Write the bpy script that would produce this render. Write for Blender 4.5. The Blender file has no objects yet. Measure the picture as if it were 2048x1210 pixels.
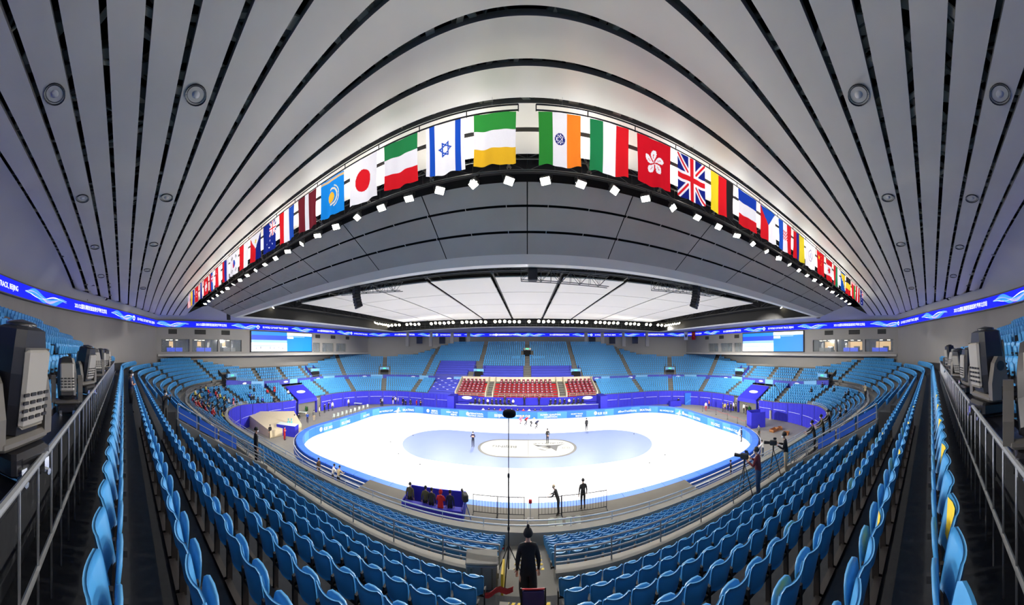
import bpy, bmesh, math, random
from mathutils import Vector, Matrix, Quaternion
R = random.Random(7)
S = bpy.context.scene
COL = S.collection
PI = math.pi
# ------------------------------------------------------------------ camera, world, exposure
# the photograph is a cylindrical phone panorama: 514 px per radian across, 581 px per unit of tan(elevation)
EYE = 12.0                       # metres above the ice; the ice centre lies 35.6 m in front of the camera
cam = bpy.data.cameras.new('camera')
cam.type = 'PANO'
cam.panorama_type = 'CENTRAL_CYLINDRICAL'
cam.central_cylindrical_range_u_min = -1054.5 / 514
cam.central_cylindrical_range_u_max = (2048 - 1054.5) / 514
cam.central_cylindrical_range_v_min = -(1210 - 700) / 581
cam.central_cylindrical_range_v_max = 700 / 581
cam.central_cylindrical_radius = 1.0
cam.clip_start = 0.05
cam.clip_end = 500
camo = bpy.data.objects.new('camera', cam)
COL.objects.link(camo)
camo.location = (0, 0, EYE)
camo.rotation_euler = (PI / 2, 0, 0)
S.camera = camo
w = bpy.data.worlds.new('hall_air')
S.world = w
w.use_nodes = True
w.node_tree.nodes['Background'].inputs[0].default_value = (0.5, 0.55, 0.6, 1)
w.node_tree.nodes['Background'].inputs[1].default_value = 0.02
vs = S.view_settings
vs.view_transform = 'Standard'
vs.look = 'None'
vs.gamma = 1
vs.exposure = 0.25
vs.use_curve_mapping = False
S.cycles.max_bounces = 6
S.cycles.adaptive_threshold = 0.03
S.cycles.diffuse_bounces = 3
S.cycles.sample_clamp_indirect = 6
FLOOD_W = 2300.0                 # watts of one of the rink lamps that light the hall


def at(px, py, z):
    """world point at height z seen at a pixel of the 2048 x 1210 photograph"""
    a = (px - 1054.5) / 514
    t = (700 - py) / 581
    r = (z - EYE) / t
    return Vector((r * math.sin(a), r * math.cos(a), z))


def at_y(px, py, y):
    a = (px - 1054.5) / 514
    r = y / math.cos(a)
    return Vector((r * math.sin(a), y, EYE + r * (700 - py) / 581))


# ------------------------------------------------------------------ materials
def lin(c):
    o = []
    for v in c:
        v = v / 255.0
        o.append(v / 12.92 if v <= 0.04045 else ((v + 0.055) / 1.055) ** 2.4)
    return (o[0], o[1], o[2], 1.0)


MT = {}


def mat(name, rgb, rough=0.6, metal=0.0, emit=0.0, noise=0.12, scale=4.0, bump=0.0, spec=0.5, erg=None, sample=True):
    if name in MT:
        return MT[name]
    m = bpy.data.materials.new(name)
    m.use_nodes = True
    nt = m.node_tree
    b = nt.nodes['Principled BSDF']
    c = lin(rgb)
    b.inputs['Roughness'].default_value = rough
    b.inputs['Metallic'].default_value = metal
    b.inputs['Specular IOR Level'].default_value = spec
    if noise > 0:
        tc = nt.nodes.new('ShaderNodeTexCoord')
        no = nt.nodes.new('ShaderNodeTexNoise')
        no.inputs['Scale'].default_value = scale
        no.inputs['Detail'].default_value = 4
        nt.links.new(tc.outputs['Object'], no.inputs['Vector'])
        mx = nt.nodes.new('ShaderNodeMixRGB')
        mx.blend_type = 'MIX'
        mx.inputs[1].default_value = tuple(min(1, v * (1 - noise)) for v in c[:3]) + (1,)
        mx.inputs[2].default_value = tuple(min(1, v * (1 + noise)) for v in c[:3]) + (1,)
        nt.links.new(no.outputs['Fac'], mx.inputs[0])
        nt.links.new(mx.outputs[0], b.inputs['Base Color'])
        if bump > 0:
            bp = nt.nodes.new('ShaderNodeBump')
            bp.inputs['Strength'].default_value = bump
            bp.inputs['Distance'].default_value = 0.02
            nt.links.new(no.outputs['Fac'], bp.inputs['Height'])
            nt.links.new(bp.outputs[0], b.inputs['Normal'])
    else:
        b.inputs['Base Color'].default_value = c
    if emit > 0:
        b.inputs['Emission Color'].default_value = lin(erg or rgb)
        b.inputs['Emission Strength'].default_value = emit
        if not sample:
            m.cycles.emission_sampling = 'NONE'
    m.diffuse_color = c
    MT[name] = m
    return m


def attr_mat(name, rough=0.8, emit=0.0):
    """colour taken from the mesh's own 'dye' colour attribute (printed cloth)"""
    if name in MT:
        return MT[name]
    m = bpy.data.materials.new(name)
    m.use_nodes = True
    nt = m.node_tree
    b = nt.nodes['Principled BSDF']
    a = nt.nodes.new('ShaderNodeAttribute')
    a.attribute_name = 'dye'
    no = nt.nodes.new('ShaderNodeTexNoise')
    no.inputs['Scale'].default_value = 60
    mx = nt.nodes.new('ShaderNodeMixRGB')
    mx.blend_type = 'MULTIPLY'
    mx.inputs[0].default_value = 0.12
    nt.links.new(a.outputs['Color'], mx.inputs[1])
    nt.links.new(no.outputs['Fac'], mx.inputs[2])
    nt.links.new(mx.outputs[0], b.inputs['Base Color'])
    b.inputs['Roughness'].default_value = rough
    if emit == 0:                                   # thin cloth lets the lamps behind it through
        tr = nt.nodes.new('ShaderNodeBsdfTranslucent')
        ms = nt.nodes.new('ShaderNodeMixShader')
        ms.inputs[0].default_value = 0.4
        nt.links.new(mx.outputs[0], tr.inputs['Color'])
        nt.links.new(b.outputs[0], ms.inputs[1])
        nt.links.new(tr.outputs[0], ms.inputs[2])
        nt.links.new(ms.outputs[0], nt.nodes['Material Output'].inputs['Surface'])
    if emit > 0:
        nt.links.new(a.outputs['Color'], b.inputs['Emission Color'])
        b.inputs['Emission Strength'].default_value = emit
    MT[name] = m
    return m


mat('ice', (230, 231, 233), 0.35, noise=0.02, scale=0.3)
mat('ice_blue', (110, 125, 168), 0.4, noise=0.05, scale=0.4)
mat('ice_grey', (92, 91, 84), 0.4, noise=0.03)
mat('ice_white', (168, 168, 160), 0.4, noise=0.02)
mat('ice_ink', (70, 70, 68), 0.5, noise=0.05)
mat('pad_face', (38, 112, 214), 0.55, noise=0.12, scale=0.6)
mat('pad_face_light', (70, 142, 232), 0.55, noise=0.12, scale=0.6)
mat('pad_top', (62, 110, 226), 0.5, noise=0.05)
mat('pad_back', (34, 92, 196), 0.6, noise=0.08)
mat('white_print', (238, 242, 250), 0.6, noise=0.02)
mat('deck', (150, 146, 136), 0.7, noise=0.12, scale=0.8)
mat('deck_dark', (88, 84, 76), 0.75, noise=0.15, scale=1.2)
mat('concrete', (112, 110, 104), 0.85, noise=0.12, scale=1.5, bump=0.1)
mat('concrete_pale', (170, 166, 156), 0.85, noise=0.1, scale=1.5)
mat('carpet_dark', (52, 54, 58), 0.95, noise=0.25, scale=12)
mat('seat_blue', (76, 158, 216), 0.38, noise=0.06, scale=2.5)
mat('seat_rim', (128, 196, 240), 0.35, noise=0.04)
mat('seat_bracket', (50, 44, 42), 0.6, noise=0.1)
mat('sticker', (240, 206, 40), 0.5, noise=0.05)
mat('ink', (30, 30, 34), 0.6, noise=0.0)
mat('rail_steel', (176, 178, 180), 0.32, 0.85, noise=0.08)
mat('rail_grey', (150, 152, 152), 0.45, 0.3, noise=0.08)
mat('rail_white', (214, 216, 220), 0.45, 0.1, noise=0.05)
mat('black_metal', (26, 26, 28), 0.5, 0.2, noise=0.15)
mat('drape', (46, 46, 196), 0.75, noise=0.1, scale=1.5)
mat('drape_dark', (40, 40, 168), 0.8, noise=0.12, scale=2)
mat('bench_cloth', (66, 74, 190), 0.8, noise=0.1, scale=2)
mat('parapet_blue', (64, 70, 170), 0.7, noise=0.12, scale=0.7)
mat('parapet_sky', (120, 176, 220), 0.7, noise=0.1, scale=0.7)
mat('panel_blue', (36, 92, 190), 0.6, noise=0.1)
mat('red_seat', (132, 40, 58), 0.6, noise=0.12)
mat('red_carpet', (196, 24, 36), 0.9, noise=0.1)
mat('cream', (224, 212, 184), 0.7, noise=0.05)
mat('beige', (222, 206, 172), 0.8, noise=0.06)
mat('wall_grey', (150, 146, 140), 0.9, noise=0.05, scale=0.5)
mat('wall_pale', (176, 172, 166), 0.85, noise=0.05, scale=0.5)
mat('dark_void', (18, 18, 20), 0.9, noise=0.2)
mat('vent_dark', (46, 46, 46), 0.9, noise=0.2, spec=0.1)
mat('window_dark', (40, 42, 46), 0.2, noise=0.2)
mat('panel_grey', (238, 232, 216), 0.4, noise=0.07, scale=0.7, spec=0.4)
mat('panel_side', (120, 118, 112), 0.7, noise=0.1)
mat('cove', (186, 186, 188), 0.55, noise=0.04, scale=0.3)
mat('soffit', (178, 178, 172), 0.22, noise=0.08, scale=0.8, spec=0.6)
mat('lip', (232, 229, 220), 0.5, noise=0.03, scale=0.4)
mat('membrane', (236, 230, 216), 0.8, noise=0.02, scale=0.2)
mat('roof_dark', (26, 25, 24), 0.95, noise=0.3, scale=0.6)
mat('beam_grey', (176, 172, 156), 0.7, noise=0.25, scale=2)
mat('beam_dark', (100, 98, 90), 0.7, noise=0.25, scale=2)
mat('truss_grey', (104, 104, 100), 0.5, 0.4, noise=0.15)
mat('truss_black', (40, 40, 40), 0.6, 0.2, noise=0.15)
mat('flood_glow', (255, 250, 236), 0.5, emit=14.0, noise=0, sample=False)
mat('flood_glow_far', (255, 244, 214), 0.5, emit=16.0, noise=0, sample=False)
mat('flood_body', (70, 70, 70), 0.5, 0.5, noise=0.1)
mat('lamp_white', (226, 224, 214), 0.5, noise=0.03)
mat('led_blue', (14, 26, 236), 0.6, emit=.8, erg=(16, 30, 240), noise=0)
mat('led_sky', (70, 150, 250), 0.6, emit=1.0, erg=(60, 140, 250), noise=0, sample=False)
mat('led_pink', (214, 170, 230), 0.6, emit=1.0, erg=(210, 170, 235), noise=0, sample=False)
mat('led_white', (240, 244, 255), 0.6, emit=1.3, erg=(235, 240, 255), noise=0, sample=False)
mat('screen_blue', (10, 110, 226), 0.5, emit=0.9, erg=(8, 116, 232), noise=0)
mat('screen_deep', (20, 60, 200), 0.5, emit=0.8, erg=(24, 66, 214), noise=0.0)
mat('screen_white', (236, 242, 250), 0.5, emit=1.0, erg=(240, 244, 250), noise=0)
mat('screen_mid', (130, 170, 220), 0.5, emit=0.8, erg=(140, 180, 226), noise=0)
mat('screen_shadow', (60, 70, 90), 0.5, emit=0.6, erg=(90, 100, 120), noise=0)
mat('exit_green', (70, 220, 150), 0.5, emit=1.2, noise=0, sample=False)
mat('booth_warm', (240, 200, 140), 0.6, emit=0.7, noise=0, sample=False)
mat('booth_lamp', (255, 246, 226), 0.6, emit=5.0, noise=0, sample=False)
mat('head_shell', (92, 88, 82), 0.45, noise=0.12, scale=6)
mat('head_dark', (30, 30, 34), 0.35, noise=0.2, scale=6)
mat('head_light', (150, 146, 138), 0.45, noise=0.08, scale=5)
mat('chrome', (210, 214, 218), 0.18, 0.9, noise=0.05)
mat('speaker_black', (36, 37, 38), 0.6, noise=0.15)
mat('yellow', (232, 200, 52), 0.6, noise=0.08)
mat('red_tape', (190, 36, 48), 0.6, noise=0.08)
mat('chair_white', (226, 236, 226), 0.5, noise=0.04)
mat('chair_purple', (56, 42, 92), 0.7, noise=0.15)
mat('wood', (168, 112, 66), 0.7, noise=0.2, scale=6)
mat('plastic_mint', (150, 214, 214), 0.5, noise=0.08)
mat('leaf', (40, 110, 52), 0.7, noise=0.25)
mat('fur', (18, 18, 20), 0.98, noise=0.3, scale=40, bump=0.6)
for nm, c in dict(black=(24, 24, 28), navy=(28, 34, 66), red=(196, 34, 40), grey=(104, 106, 108), white=(226, 226, 222), blue=(44, 84, 190),
                  olive=(88, 84, 60), pink=(222, 130, 140), plaid=(104, 30, 38), beige2=(190, 172, 138), jeans=(54, 74, 104), brown=(84, 62, 46),
                  orange=(226, 110, 50), teal=(120, 196, 196), yellow2=(214, 196, 90), charcoal=(52, 52, 52)).items():
    mat('cloth_' + nm, c, 0.85, noise=0.12, scale=9)
mat('skin', (214, 164, 136), 0.55, noise=0.06, scale=12)
mat('hair', (26, 22, 20), 0.6, noise=0.2, scale=30)
mat('hair_pale', (196, 178, 146), 0.6, noise=0.2, scale=30)
mat('shoe', (30, 28, 28), 0.5, noise=0.1)
mat('glass', (200, 210, 214), 0.05, noise=0)
_g = MT['glass'].node_tree.nodes['Principled BSDF']
_g.inputs['Alpha'].default_value = 0.18


# ------------------------------------------------------------------ mesh builder
class MB:
    def __init__(s):
        s.v, s.f, s.m = [], [], []

    def add(s, vs_, fs, mi=0):
        n = len(s.v)
        s.v.extend([tuple(p) for p in vs_])
        for f in fs:
            s.f.append(tuple(i + n for i in f))
            s.m.append(mi)
        return s

    def quad(s, a, b, c, d, mi=0):
        return s.add([a, b, c, d], [(0, 1, 2, 3)], mi)

    def box(s, c, d, rz=0.0, mi=0, tilt=0.0, M=None):
        hx, hy, hz = d[0] / 2, d[1] / 2, d[2] / 2
        p = [Vector((x, y, z)) for z in (-hz, hz) for (x, y) in ((-hx, -hy), (hx, -hy), (hx, hy), (-hx, hy))]
        if M is None:
            M = Matrix.Translation(c) @ Matrix.Rotation(rz, 4, 'Z') @ Matrix.Rotation(tilt, 4, 'X')
        p = [M @ q for q in p]
        return s.add(p, [(3, 2, 1, 0), (4, 5, 6, 7), (0, 1, 5, 4), (1, 2, 6, 5), (2, 3, 7, 6), (3, 0, 4, 7)], mi)

    def bbox(s, c, d, b=0.02, rz=0.0, mi=0, M=None):
        """box with chamfered vertical and horizontal edges"""
        hx, hy, hz = d[0] / 2, d[1] / 2, d[2] / 2
        b = min(b, hx * .9, hy * .9, hz * .9)

        def ring(ix, iy, z):
            return [(-ix + b, -iy, z), (ix - b, -iy, z), (ix, -iy + b, z), (ix, iy - b, z), (ix - b, iy, z), (-ix + b, iy, z), (-ix, iy - b, z), (-ix, -iy + b, z)]
        rs = [ring(hx - b, hy - b, -hz), ring(hx, hy, -hz + b), ring(hx, hy, hz - b), ring(hx - b, hy - b, hz)]
        if M is None:
            M = Matrix.Translation(c) @ Matrix.Rotation(rz, 4, 'Z')
        p = [M @ Vector(q) for r in rs for q in r]
        fs = [tuple(range(7, -1, -1)), tuple(range(24, 32))]
        for k in range(3):
            for i in range(8):
                j = (i + 1) % 8
                fs.append((k * 8 + i, k * 8 + j, k * 8 + 8 + j, k * 8 + 8 + i))
        return s.add(p, fs, mi)

    def tube(s, p, q, r, n=6, mi=0, r2=None):
        p, q = Vector(p), Vector(q)
        d = (q - p)
        if d.length < 1e-6:
            return s
        d.normalize()
        a = d.orthogonal().normalized()
        b = d.cross(a)
        r2 = r if r2 is None else r2
        ps = [p + (a * math.cos(2 * PI * i / n) + b * math.sin(2 * PI * i / n)) * r for i in range(n)]
        ps += [q + (a * math.cos(2 * PI * i / n) + b * math.sin(2 * PI * i / n)) * r2 for i in range(n)]
        fs = [(i, (i + 1) % n, n + (i + 1) % n, n + i) for i in range(n)]
        fs += [tuple(range(n - 1, -1, -1)), tuple(range(n, 2 * n))]
        return s.add(ps, fs, mi)

    def path(s, pts, r, n=5, mi=0):
        pts = [Vector(p) for p in pts]
        rings = []
        for i, p in enumerate(pts):
            d = (pts[min(i + 1, len(pts) - 1)] - pts[max(i - 1, 0)]).normalized()
            up = Vector((0, 0, 1)) if abs(d.z) < 0.9 else Vector((1, 0, 0))
            a = d.cross(up).normalized()
            b = a.cross(d)
            rings.append([p + (a * math.cos(2 * PI * k / n) + b * math.sin(2 * PI * k / n)) * r for k in range(n)])
        fs = []
        for i in range(len(pts) - 1):
            for k in range(n):
                fs.append((i * n + k, i * n + (k + 1) % n, (i + 1) * n + (k + 1) % n, (i + 1) * n + k))
        fs += [tuple(range(n - 1, -1, -1)), tuple((len(pts) - 1) * n + k for k in range(n))]
        return s.add([q for r_ in rings for q in r_], fs, mi)

    def prism(s, poly, z0, z1, mi=0, M=None):
        n = len(poly)
        p = [Vector((x, y, z0)) for x, y in poly] + [Vector((x, y, z1)) for x, y in poly]
        if M is not None:
            p = [M @ q for q in p]
        fs = [tuple(range(n - 1, -1, -1)), tuple(range(n, 2 * n))] + [(i, (i + 1) % n, n + (i + 1) % n, n + i) for i in range(n)]
        return s.add(p, fs, mi)

    def lathe(s, prof, n=16, mi=0, M=None, caps=True):
        """prof: list of (radius, z)"""
        M = M or Matrix.Identity(4)
        p = []
        for r, z in prof:
            for i in range(n):
                a = 2 * PI * i / n
                p.append(M @ Vector((r * math.cos(a), r * math.sin(a), z)))
        fs = []
        for k in range(len(prof) - 1):
            for i in range(n):
                fs.append((k * n + i, k * n + (i + 1) % n, (k + 1) * n + (i + 1) % n, (k + 1) * n + i))
        if caps and prof[0][0] > 1e-5:
            fs.append(tuple(range(n - 1, -1, -1)))
        if caps and prof[-1][0] > 1e-5:
            fs.append(tuple((len(prof) - 1) * n + i for i in range(n)))
        return s.add(p, fs, mi)

    def strip(s, A, B, mi=0, closed=False):
        n = len(A)
        fs = [(i, (i + 1) % n, n + (i + 1) % n, n + i) for i in range(n if closed else n - 1)]
        return s.add(list(A) + list(B), fs, mi)

    def mesh(s, name, mats, smooth=False):
        me = bpy.data.meshes.new(name)
        me.from_pydata(s.v, [], s.f)
        for m in mats:
            me.materials.append(MT[m] if isinstance(m, str) else m)
        if len(mats) > 1:
            me.polygons.foreach_set('material_index', s.m)
        if smooth:
            me.polygons.foreach_set('use_smooth', [True] * len(s.f))
        me.update()
        return me

    def build(s, name, mats, parent=None, smooth=False, loc=None, rz=0.0):
        if isinstance(mats, str):
            mats = [mats]
        o = bpy.data.objects.new(name, s.mesh(name, mats, smooth))
        COL.objects.link(o)
        if parent is not None:
            o.parent = parent
        if loc is not None:
            o.location = loc
        o.rotation_euler[2] = rz
        return o


def put(name, me, parent=None, loc=(0, 0, 0), rz=0.0, sc=None):
    o = bpy.data.objects.new(name, me)
    COL.objects.link(o)
    if parent is not None:
        o.parent = parent
    o.location = loc
    o.rotation_euler[2] = rz
    if sc is not None:
        o.scale = (sc, sc, sc) if not hasattr(sc, '__len__') else sc
    return o


def tag(o, label=None, cat=None, group=None, kind=None):
    if label:
        o['label'] = label
    if cat:
        o['category'] = cat
    if group:
        o['group'] = group
    if kind:
        o['kind'] = kind
    return o


def thing(name, label, cat, loc=(0, 0, 0), rz=0.0, group=None):
    o = bpy.data.objects.new(name, None)
    o.empty_display_size = 0.1
    COL.objects.link(o)
    o.location = loc
    o.rotation_euler[2] = rz
    return tag(o, label, cat, group)


def struct(name, mb, mats, label=None, parent=None, smooth=False):
    o = mb.build(name, mats, parent, smooth)
    if parent is None:
        o['kind'] = 'structure'
        if label:
            o['label'] = label
    return o


def copy_tree(o, parent=None):
    c = o.copy()
    COL.objects.link(c)
    c.parent = parent
    for ch in o.children:
        copy_tree(ch, c)
    return c


ORD = 'first second third fourth fifth sixth seventh eighth ninth tenth eleventh twelfth thirteenth fourteenth fifteenth sixteenth seventeenth eighteenth nineteenth twentieth'.split()
TENS = {2: ('twenty', 'twentieth'), 3: ('thirty', 'thirtieth'), 4: ('forty', 'fortieth'), 5: ('fifty', 'fiftieth'), 6: ('sixty', 'sixtieth'), 7: ('seventy', 'seventieth'), 8: ('eighty', 'eightieth'), 9: ('ninety', 'ninetieth')}


def nth(i):
    """1 -> first"""
    if i <= 20:
        return ORD[i - 1]
    t, u = divmod(i, 10)
    return TENS[t][1] if u == 0 else TENS[t][0] + '-' + ORD[u - 1]


_tx = {}


def text_verts(body, size=1.0, bold=0.0):
    """flat lettering as (verts, faces, width, height), lower left corner at 0,0"""
    key = (body, bold)
    if key not in _tx:
        cu = bpy.data.curves.new('t', 'FONT')
        cu.body = body
        cu.resolution_u = 2
        cu.offset = bold
        o = bpy.data.objects.new('t', cu)
        COL.objects.link(o)
        dg = bpy.context.evaluated_depsgraph_get()
        me = bpy.data.meshes.new_from_object(o.evaluated_get(dg))
        v = [tuple(p.co) for p in me.vertices]
        f = [tuple(p.vertices) for p in me.polygons]
        bpy.data.meshes.remove(me)
        bpy.data.objects.remove(o)
        bpy.data.curves.remove(cu)
        x0 = min(p[0] for p in v)
        x1 = max(p[0] for p in v)
        _tx[key] = ([(p[0] - x0, p[1]) for p in v], f, x1 - x0)
    v, f, wd = _tx[key]
    return [(x * size, y * size) for x, y in v], f, wd * size


# ------------------------------------------------------------------ bowl plan
CY = 35.6
HX, HY, R0, XS = 41.2, 20.9, 14.0, 27.2            # front edge of the stands: rounded rectangle round the ice centre


def rrect(hx, hy, r, nc=14, ns=12, cy=CY):
    """closed list of (point, outward normal), from the middle of the near side towards +x"""
    out = []
    cx_, cy_ = hx - r, hy - r

    def seg(x0, y0, x1, y1, nx, ny, n):
        for i in range(n):
            t = i / n
            out.append((Vector((x0 + (x1 - x0) * t, cy + y0 + (y1 - y0) * t, 0)), Vector((nx, ny, 0))))

    def arc(ax, ay, a0, n):
        for i in range(n):
            a = a0 + PI / 2 * i / n
            d = Vector((math.cos(a), math.sin(a), 0))
            out.append((Vector((ax, cy + ay, 0)) + d * r, d))
    seg(0, -hy, cx_, -hy, 0, -1, ns)
    arc(cx_, -cy_, -PI / 2, nc)
    seg(hx, -cy_, hx, cy_, 1, 0, ns)
    arc(cx_, cy_, 0, nc)
    seg(cx_, hy, -cx_, hy, 0, 1, ns * 2)
    arc(-cx_, cy_, PI / 2, nc)
    seg(-hx, cy_, -hx, -cy_, -1, 0, ns)
    arc(-cx_, -cy_, PI, nc)
    seg(-cx_, -hy, 0, -hy, 0, -1, ns)
    return out


def sm(a, b, x):
    t = max(0.0, min(1.0, (x - a) / (b - a)))
    return t * t * (3 - 2 * t)


def wfar(p):
    """0 on the near side, 1 round the ends and the far side"""
    return sm(14.0, 30.0, p.y + 0.0) if p.y < 40 else 1.0


# rows: (name, near offset, near z, far offset, far z) of the seat backs and treads
ROWS = []
for i in range(7):
    ROWS.append(('A', i, 2.8 + 0.66 * i, 3.55 + 0.345 * i, 0.9 + 0.85 * i, 2.6 + 0.36 * i))
for n in range(9, -1, -1):
    no, nz = (14.85 - 0.88 * n, 9.72 - 0.47 * n) if n < 8 else (8.65 - .05 * (n - 8), 6.3)     # eight rows on the near side, ten elsewhere
    ROWS.append(('B', n, no, nz, 14.83 - 0.80 * n, 9.95 - 0.5 * n))
for j in range(7):
    ROWS.append(('U', j, 16.45 + 0.88 * j, 10.45 + 0.5 * j, 16.45 + 0.8 * j, 10.45 + 0.5 * j))
ZX = 6.3                                 # floor of the near cross aisle
WALL_LOOP_Q = [(0, -9.5), (17, -9.0), (26.4, -6.1), (36.5, 0.2), (46.5, 6.0)]      # quarter of the upper wall and the light ribbon


def wall_loop():
    q = WALL_LOOP_Q
    right = [Vector((x, y, 0)) for x, y in q]
    far = [Vector((x, 2 * CY - y, 0)) for x, y in reversed(q)]
    pts = right + far
    left = [Vector((-p.x, p.y, 0)) for p in reversed(pts)]
    return pts + left[1:-1]


def smooth_loop(pts, step=1.5, it=3):
    P = [Vector(p) for p in pts]
    for _ in range(it):
        Q = []
        n = len(P)
        for i in range(n):
            a, b = P[i], P[(i + 1) % n]
            Q += [a * 0.75 + b * 0.25, a * 0.25 + b * 0.75]
        P = Q
    # resample
    L = [0.0]
    n = len(P)
    for i in range(n):
        L.append(L[-1] + (P[(i + 1) % n] - P[i]).length)
    k = int(L[-1] / step)
    out, j = [], 0
    for i in range(k):
        s = L[-1] * i / k
        while L[j + 1] < s:
            j += 1
        t = (s - L[j]) / (L[j + 1] - L[j])
        out.append(P[j].lerp(P[(j + 1) % n], t))
    return out


def inside(poly, x, y):
    c = False
    n = len(poly)
    for i in range(n):
        x0, y0 = poly[i].x, poly[i].y
        x1, y1 = poly[(i + 1) % n].x, poly[(i + 1) % n].y
        if (y0 > y) != (y1 > y) and x < (x1 - x0) * (y - y0) / (y1 - y0) + x0:
            c = not c
    return c
# ================================================================== the setting
class Loop:
    """closed polyline with arc length; s = 0 at the first point"""

    def __init__(s, pts):
        s.p = [Vector((q.x, q.y, 0)) for q in pts]
        s.n = len(s.p)
        s.L = [0.0]
        for i in range(s.n):
            s.L.append(s.L[-1] + (s.p[(i + 1) % s.n] - s.p[i]).length)
        s.len = s.L[-1]

    def at(s, d):
        d = d % s.len
        lo, hi = 0, s.n
        while hi - lo > 1:
            m = (lo + hi) // 2
            if s.L[m] <= d:
                lo = m
            else:
                hi = m
        t = (d - s.L[lo]) / max(1e-9, s.L[lo + 1] - s.L[lo])
        a, b = s.p[lo], s.p[(lo + 1) % s.n]
        return a.lerp(b, t), (b - a).normalized()

    def near(s, x, y):
        """arc length of the loop point nearest to (x, y)"""
        q = Vector((x, y, 0))
        best = (1e9, 0)
        for i in range(s.n):
            a, b = s.p[i], s.p[(i + 1) % s.n]
            d = b - a
            t = max(0, min(1, (q - a).dot(d) / max(1e-9, d.length_squared)))
            e = (a + d * t - q).length
            if e < best[0]:
                best = (e, s.L[i] + t * d.length)
        return best[1]


def stadium(hx, hy, n=20, cy=CY, cx=0.0):
    c = hx - hy
    out = []
    for i in range(n + 1):
        a = -PI / 2 + PI * i / n
        out.append((cx + c + hy * math.cos(a), cy + hy * math.sin(a)))
    for i in range(n + 1):
        a = PI / 2 + PI * i / n
        out.append((cx - c + hy * math.cos(a), cy + hy * math.sin(a)))
    return out


# ---- ice
ICE = rrect(30, 15, 8.5, 12, 10)
mb = MB()
mb.add([p for p, n in ICE], [tuple(range(len(ICE)))])
ice = struct('ice_floor', mb, 'ice', 'bright white skating ice inside the blue boards')


def ring_fill(a, b, z):
    m = MB()
    m.strip([Vector((x, y, z)) for x, y in a], [Vector((x, y, z)) for x, y in b], closed=True)
    return m


mb = MB()
mb.add([Vector((x, y, .004)) for x, y in stadium(18.0, 6.15)], [tuple(range(42))])
mb.build('blue_infield', 'ice_blue', ice)
mb = MB()
mb.add([Vector((x, y, .008)) for x, y in stadium(6.9, 3.3)], [tuple(range(42))])
mb.build('logo_border', 'ice_grey', ice)
mb = MB()
mb.add([Vector((x, y, .012)) for x, y in stadium(6.5, 2.95)], [tuple(range(42))])
mb.build('logo_field', 'ice_white', ice)


def flat_text(body, size, cx, cy, z, rz, mats, parent, name='lettering', bold=0.0):
    v, f, wd = text_verts(body, size, bold)
    M = Matrix.Translation((cx, cy, z)) @ Matrix.Rotation(rz, 4, 'Z')
    m = MB()
    m.add([M @ Vector((x - wd / 2, y - size * .35, 0)) for x, y in v], f)
    return m.build(name, mats, parent)


flat_text('BEIJING', 1.05, -3.2, 35.9, .016, PI, 'ice_ink', ice, bold=.01)
flat_text('WORLD CUP', 0.75, 3.1, 37.2, .016, PI, 'ice_ink', ice, bold=.01)
mb = MB()                                   # the bird of the centre-ice emblem, seen upside down from here
for pts in ([(1.0, 36.3), (4.7, 36.5), (5.6, 36.9), (4.3, 35.9), (3.9, 34.2), (3.3, 35.3), (2.3, 35.0), (3.0, 35.5), (1.6, 35.6), (2.8, 35.9)],
            [(1.2, 35.4), (2.0, 35.0), (2.9, 34.4), (2.0, 34.7)], [(1.5, 36.0), (0.8, 36.9), (2.2, 36.3)]):
    mb.add([Vector((x, y, .016)) for x, y in pts], [tuple(range(len(pts)))])
mb.build('bird_emblem', 'ice_ink', ice)
mb = MB()
for k in range(2):
    r = .55 - k * .25
    mb.strip([Vector((5.35 + r * math.cos(a * PI / 10), 35.2 + r * .85 * math.sin(a * PI / 10), .016)) for a in range(20)],
             [Vector((5.35 + (r - .07) * math.cos(a * PI / 10), 35.2 + (r - .07) * .85 * math.sin(a * PI / 10), .016)) for a in range(20)], closed=True)
mb.build('round_emblem', 'ice_ink', ice)
mb = MB()
mb.box((0.15, 35.6, .014), (.05, 5.8, .004))
mb.box((0.15, 45.6, .004), (.05, 9.4, .004))
for x in (-6, -3.4, -.9, 1.7, 4.4, 7):
    mb.box((x, 23.6, .003), (.04, 5.0, .004))
mb.box((0, 26.3, .003), (18, .05, .004))
mb.build('ice_line', 'ice_grey', ice)
for k, (px, py) in enumerate(((797, 908), (781, 884), (840, 929), (1330, 910), (826, 871), (1268, 868), (1299, 926))):
    p = at(px, py, .0)
    m = MB()
    m.lathe([(.09, 0), (.08, .05), (.03, .07), (0.0, .07)], 10)
    o = m.build('lane_marker', 'black_metal', loc=(p.x, p.y, .001))
    tag(o, 'small black rubber lane marker on the white ice, %s of seven' % nth(k + 1), 'marker', 'lane markers on the ice')

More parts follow.
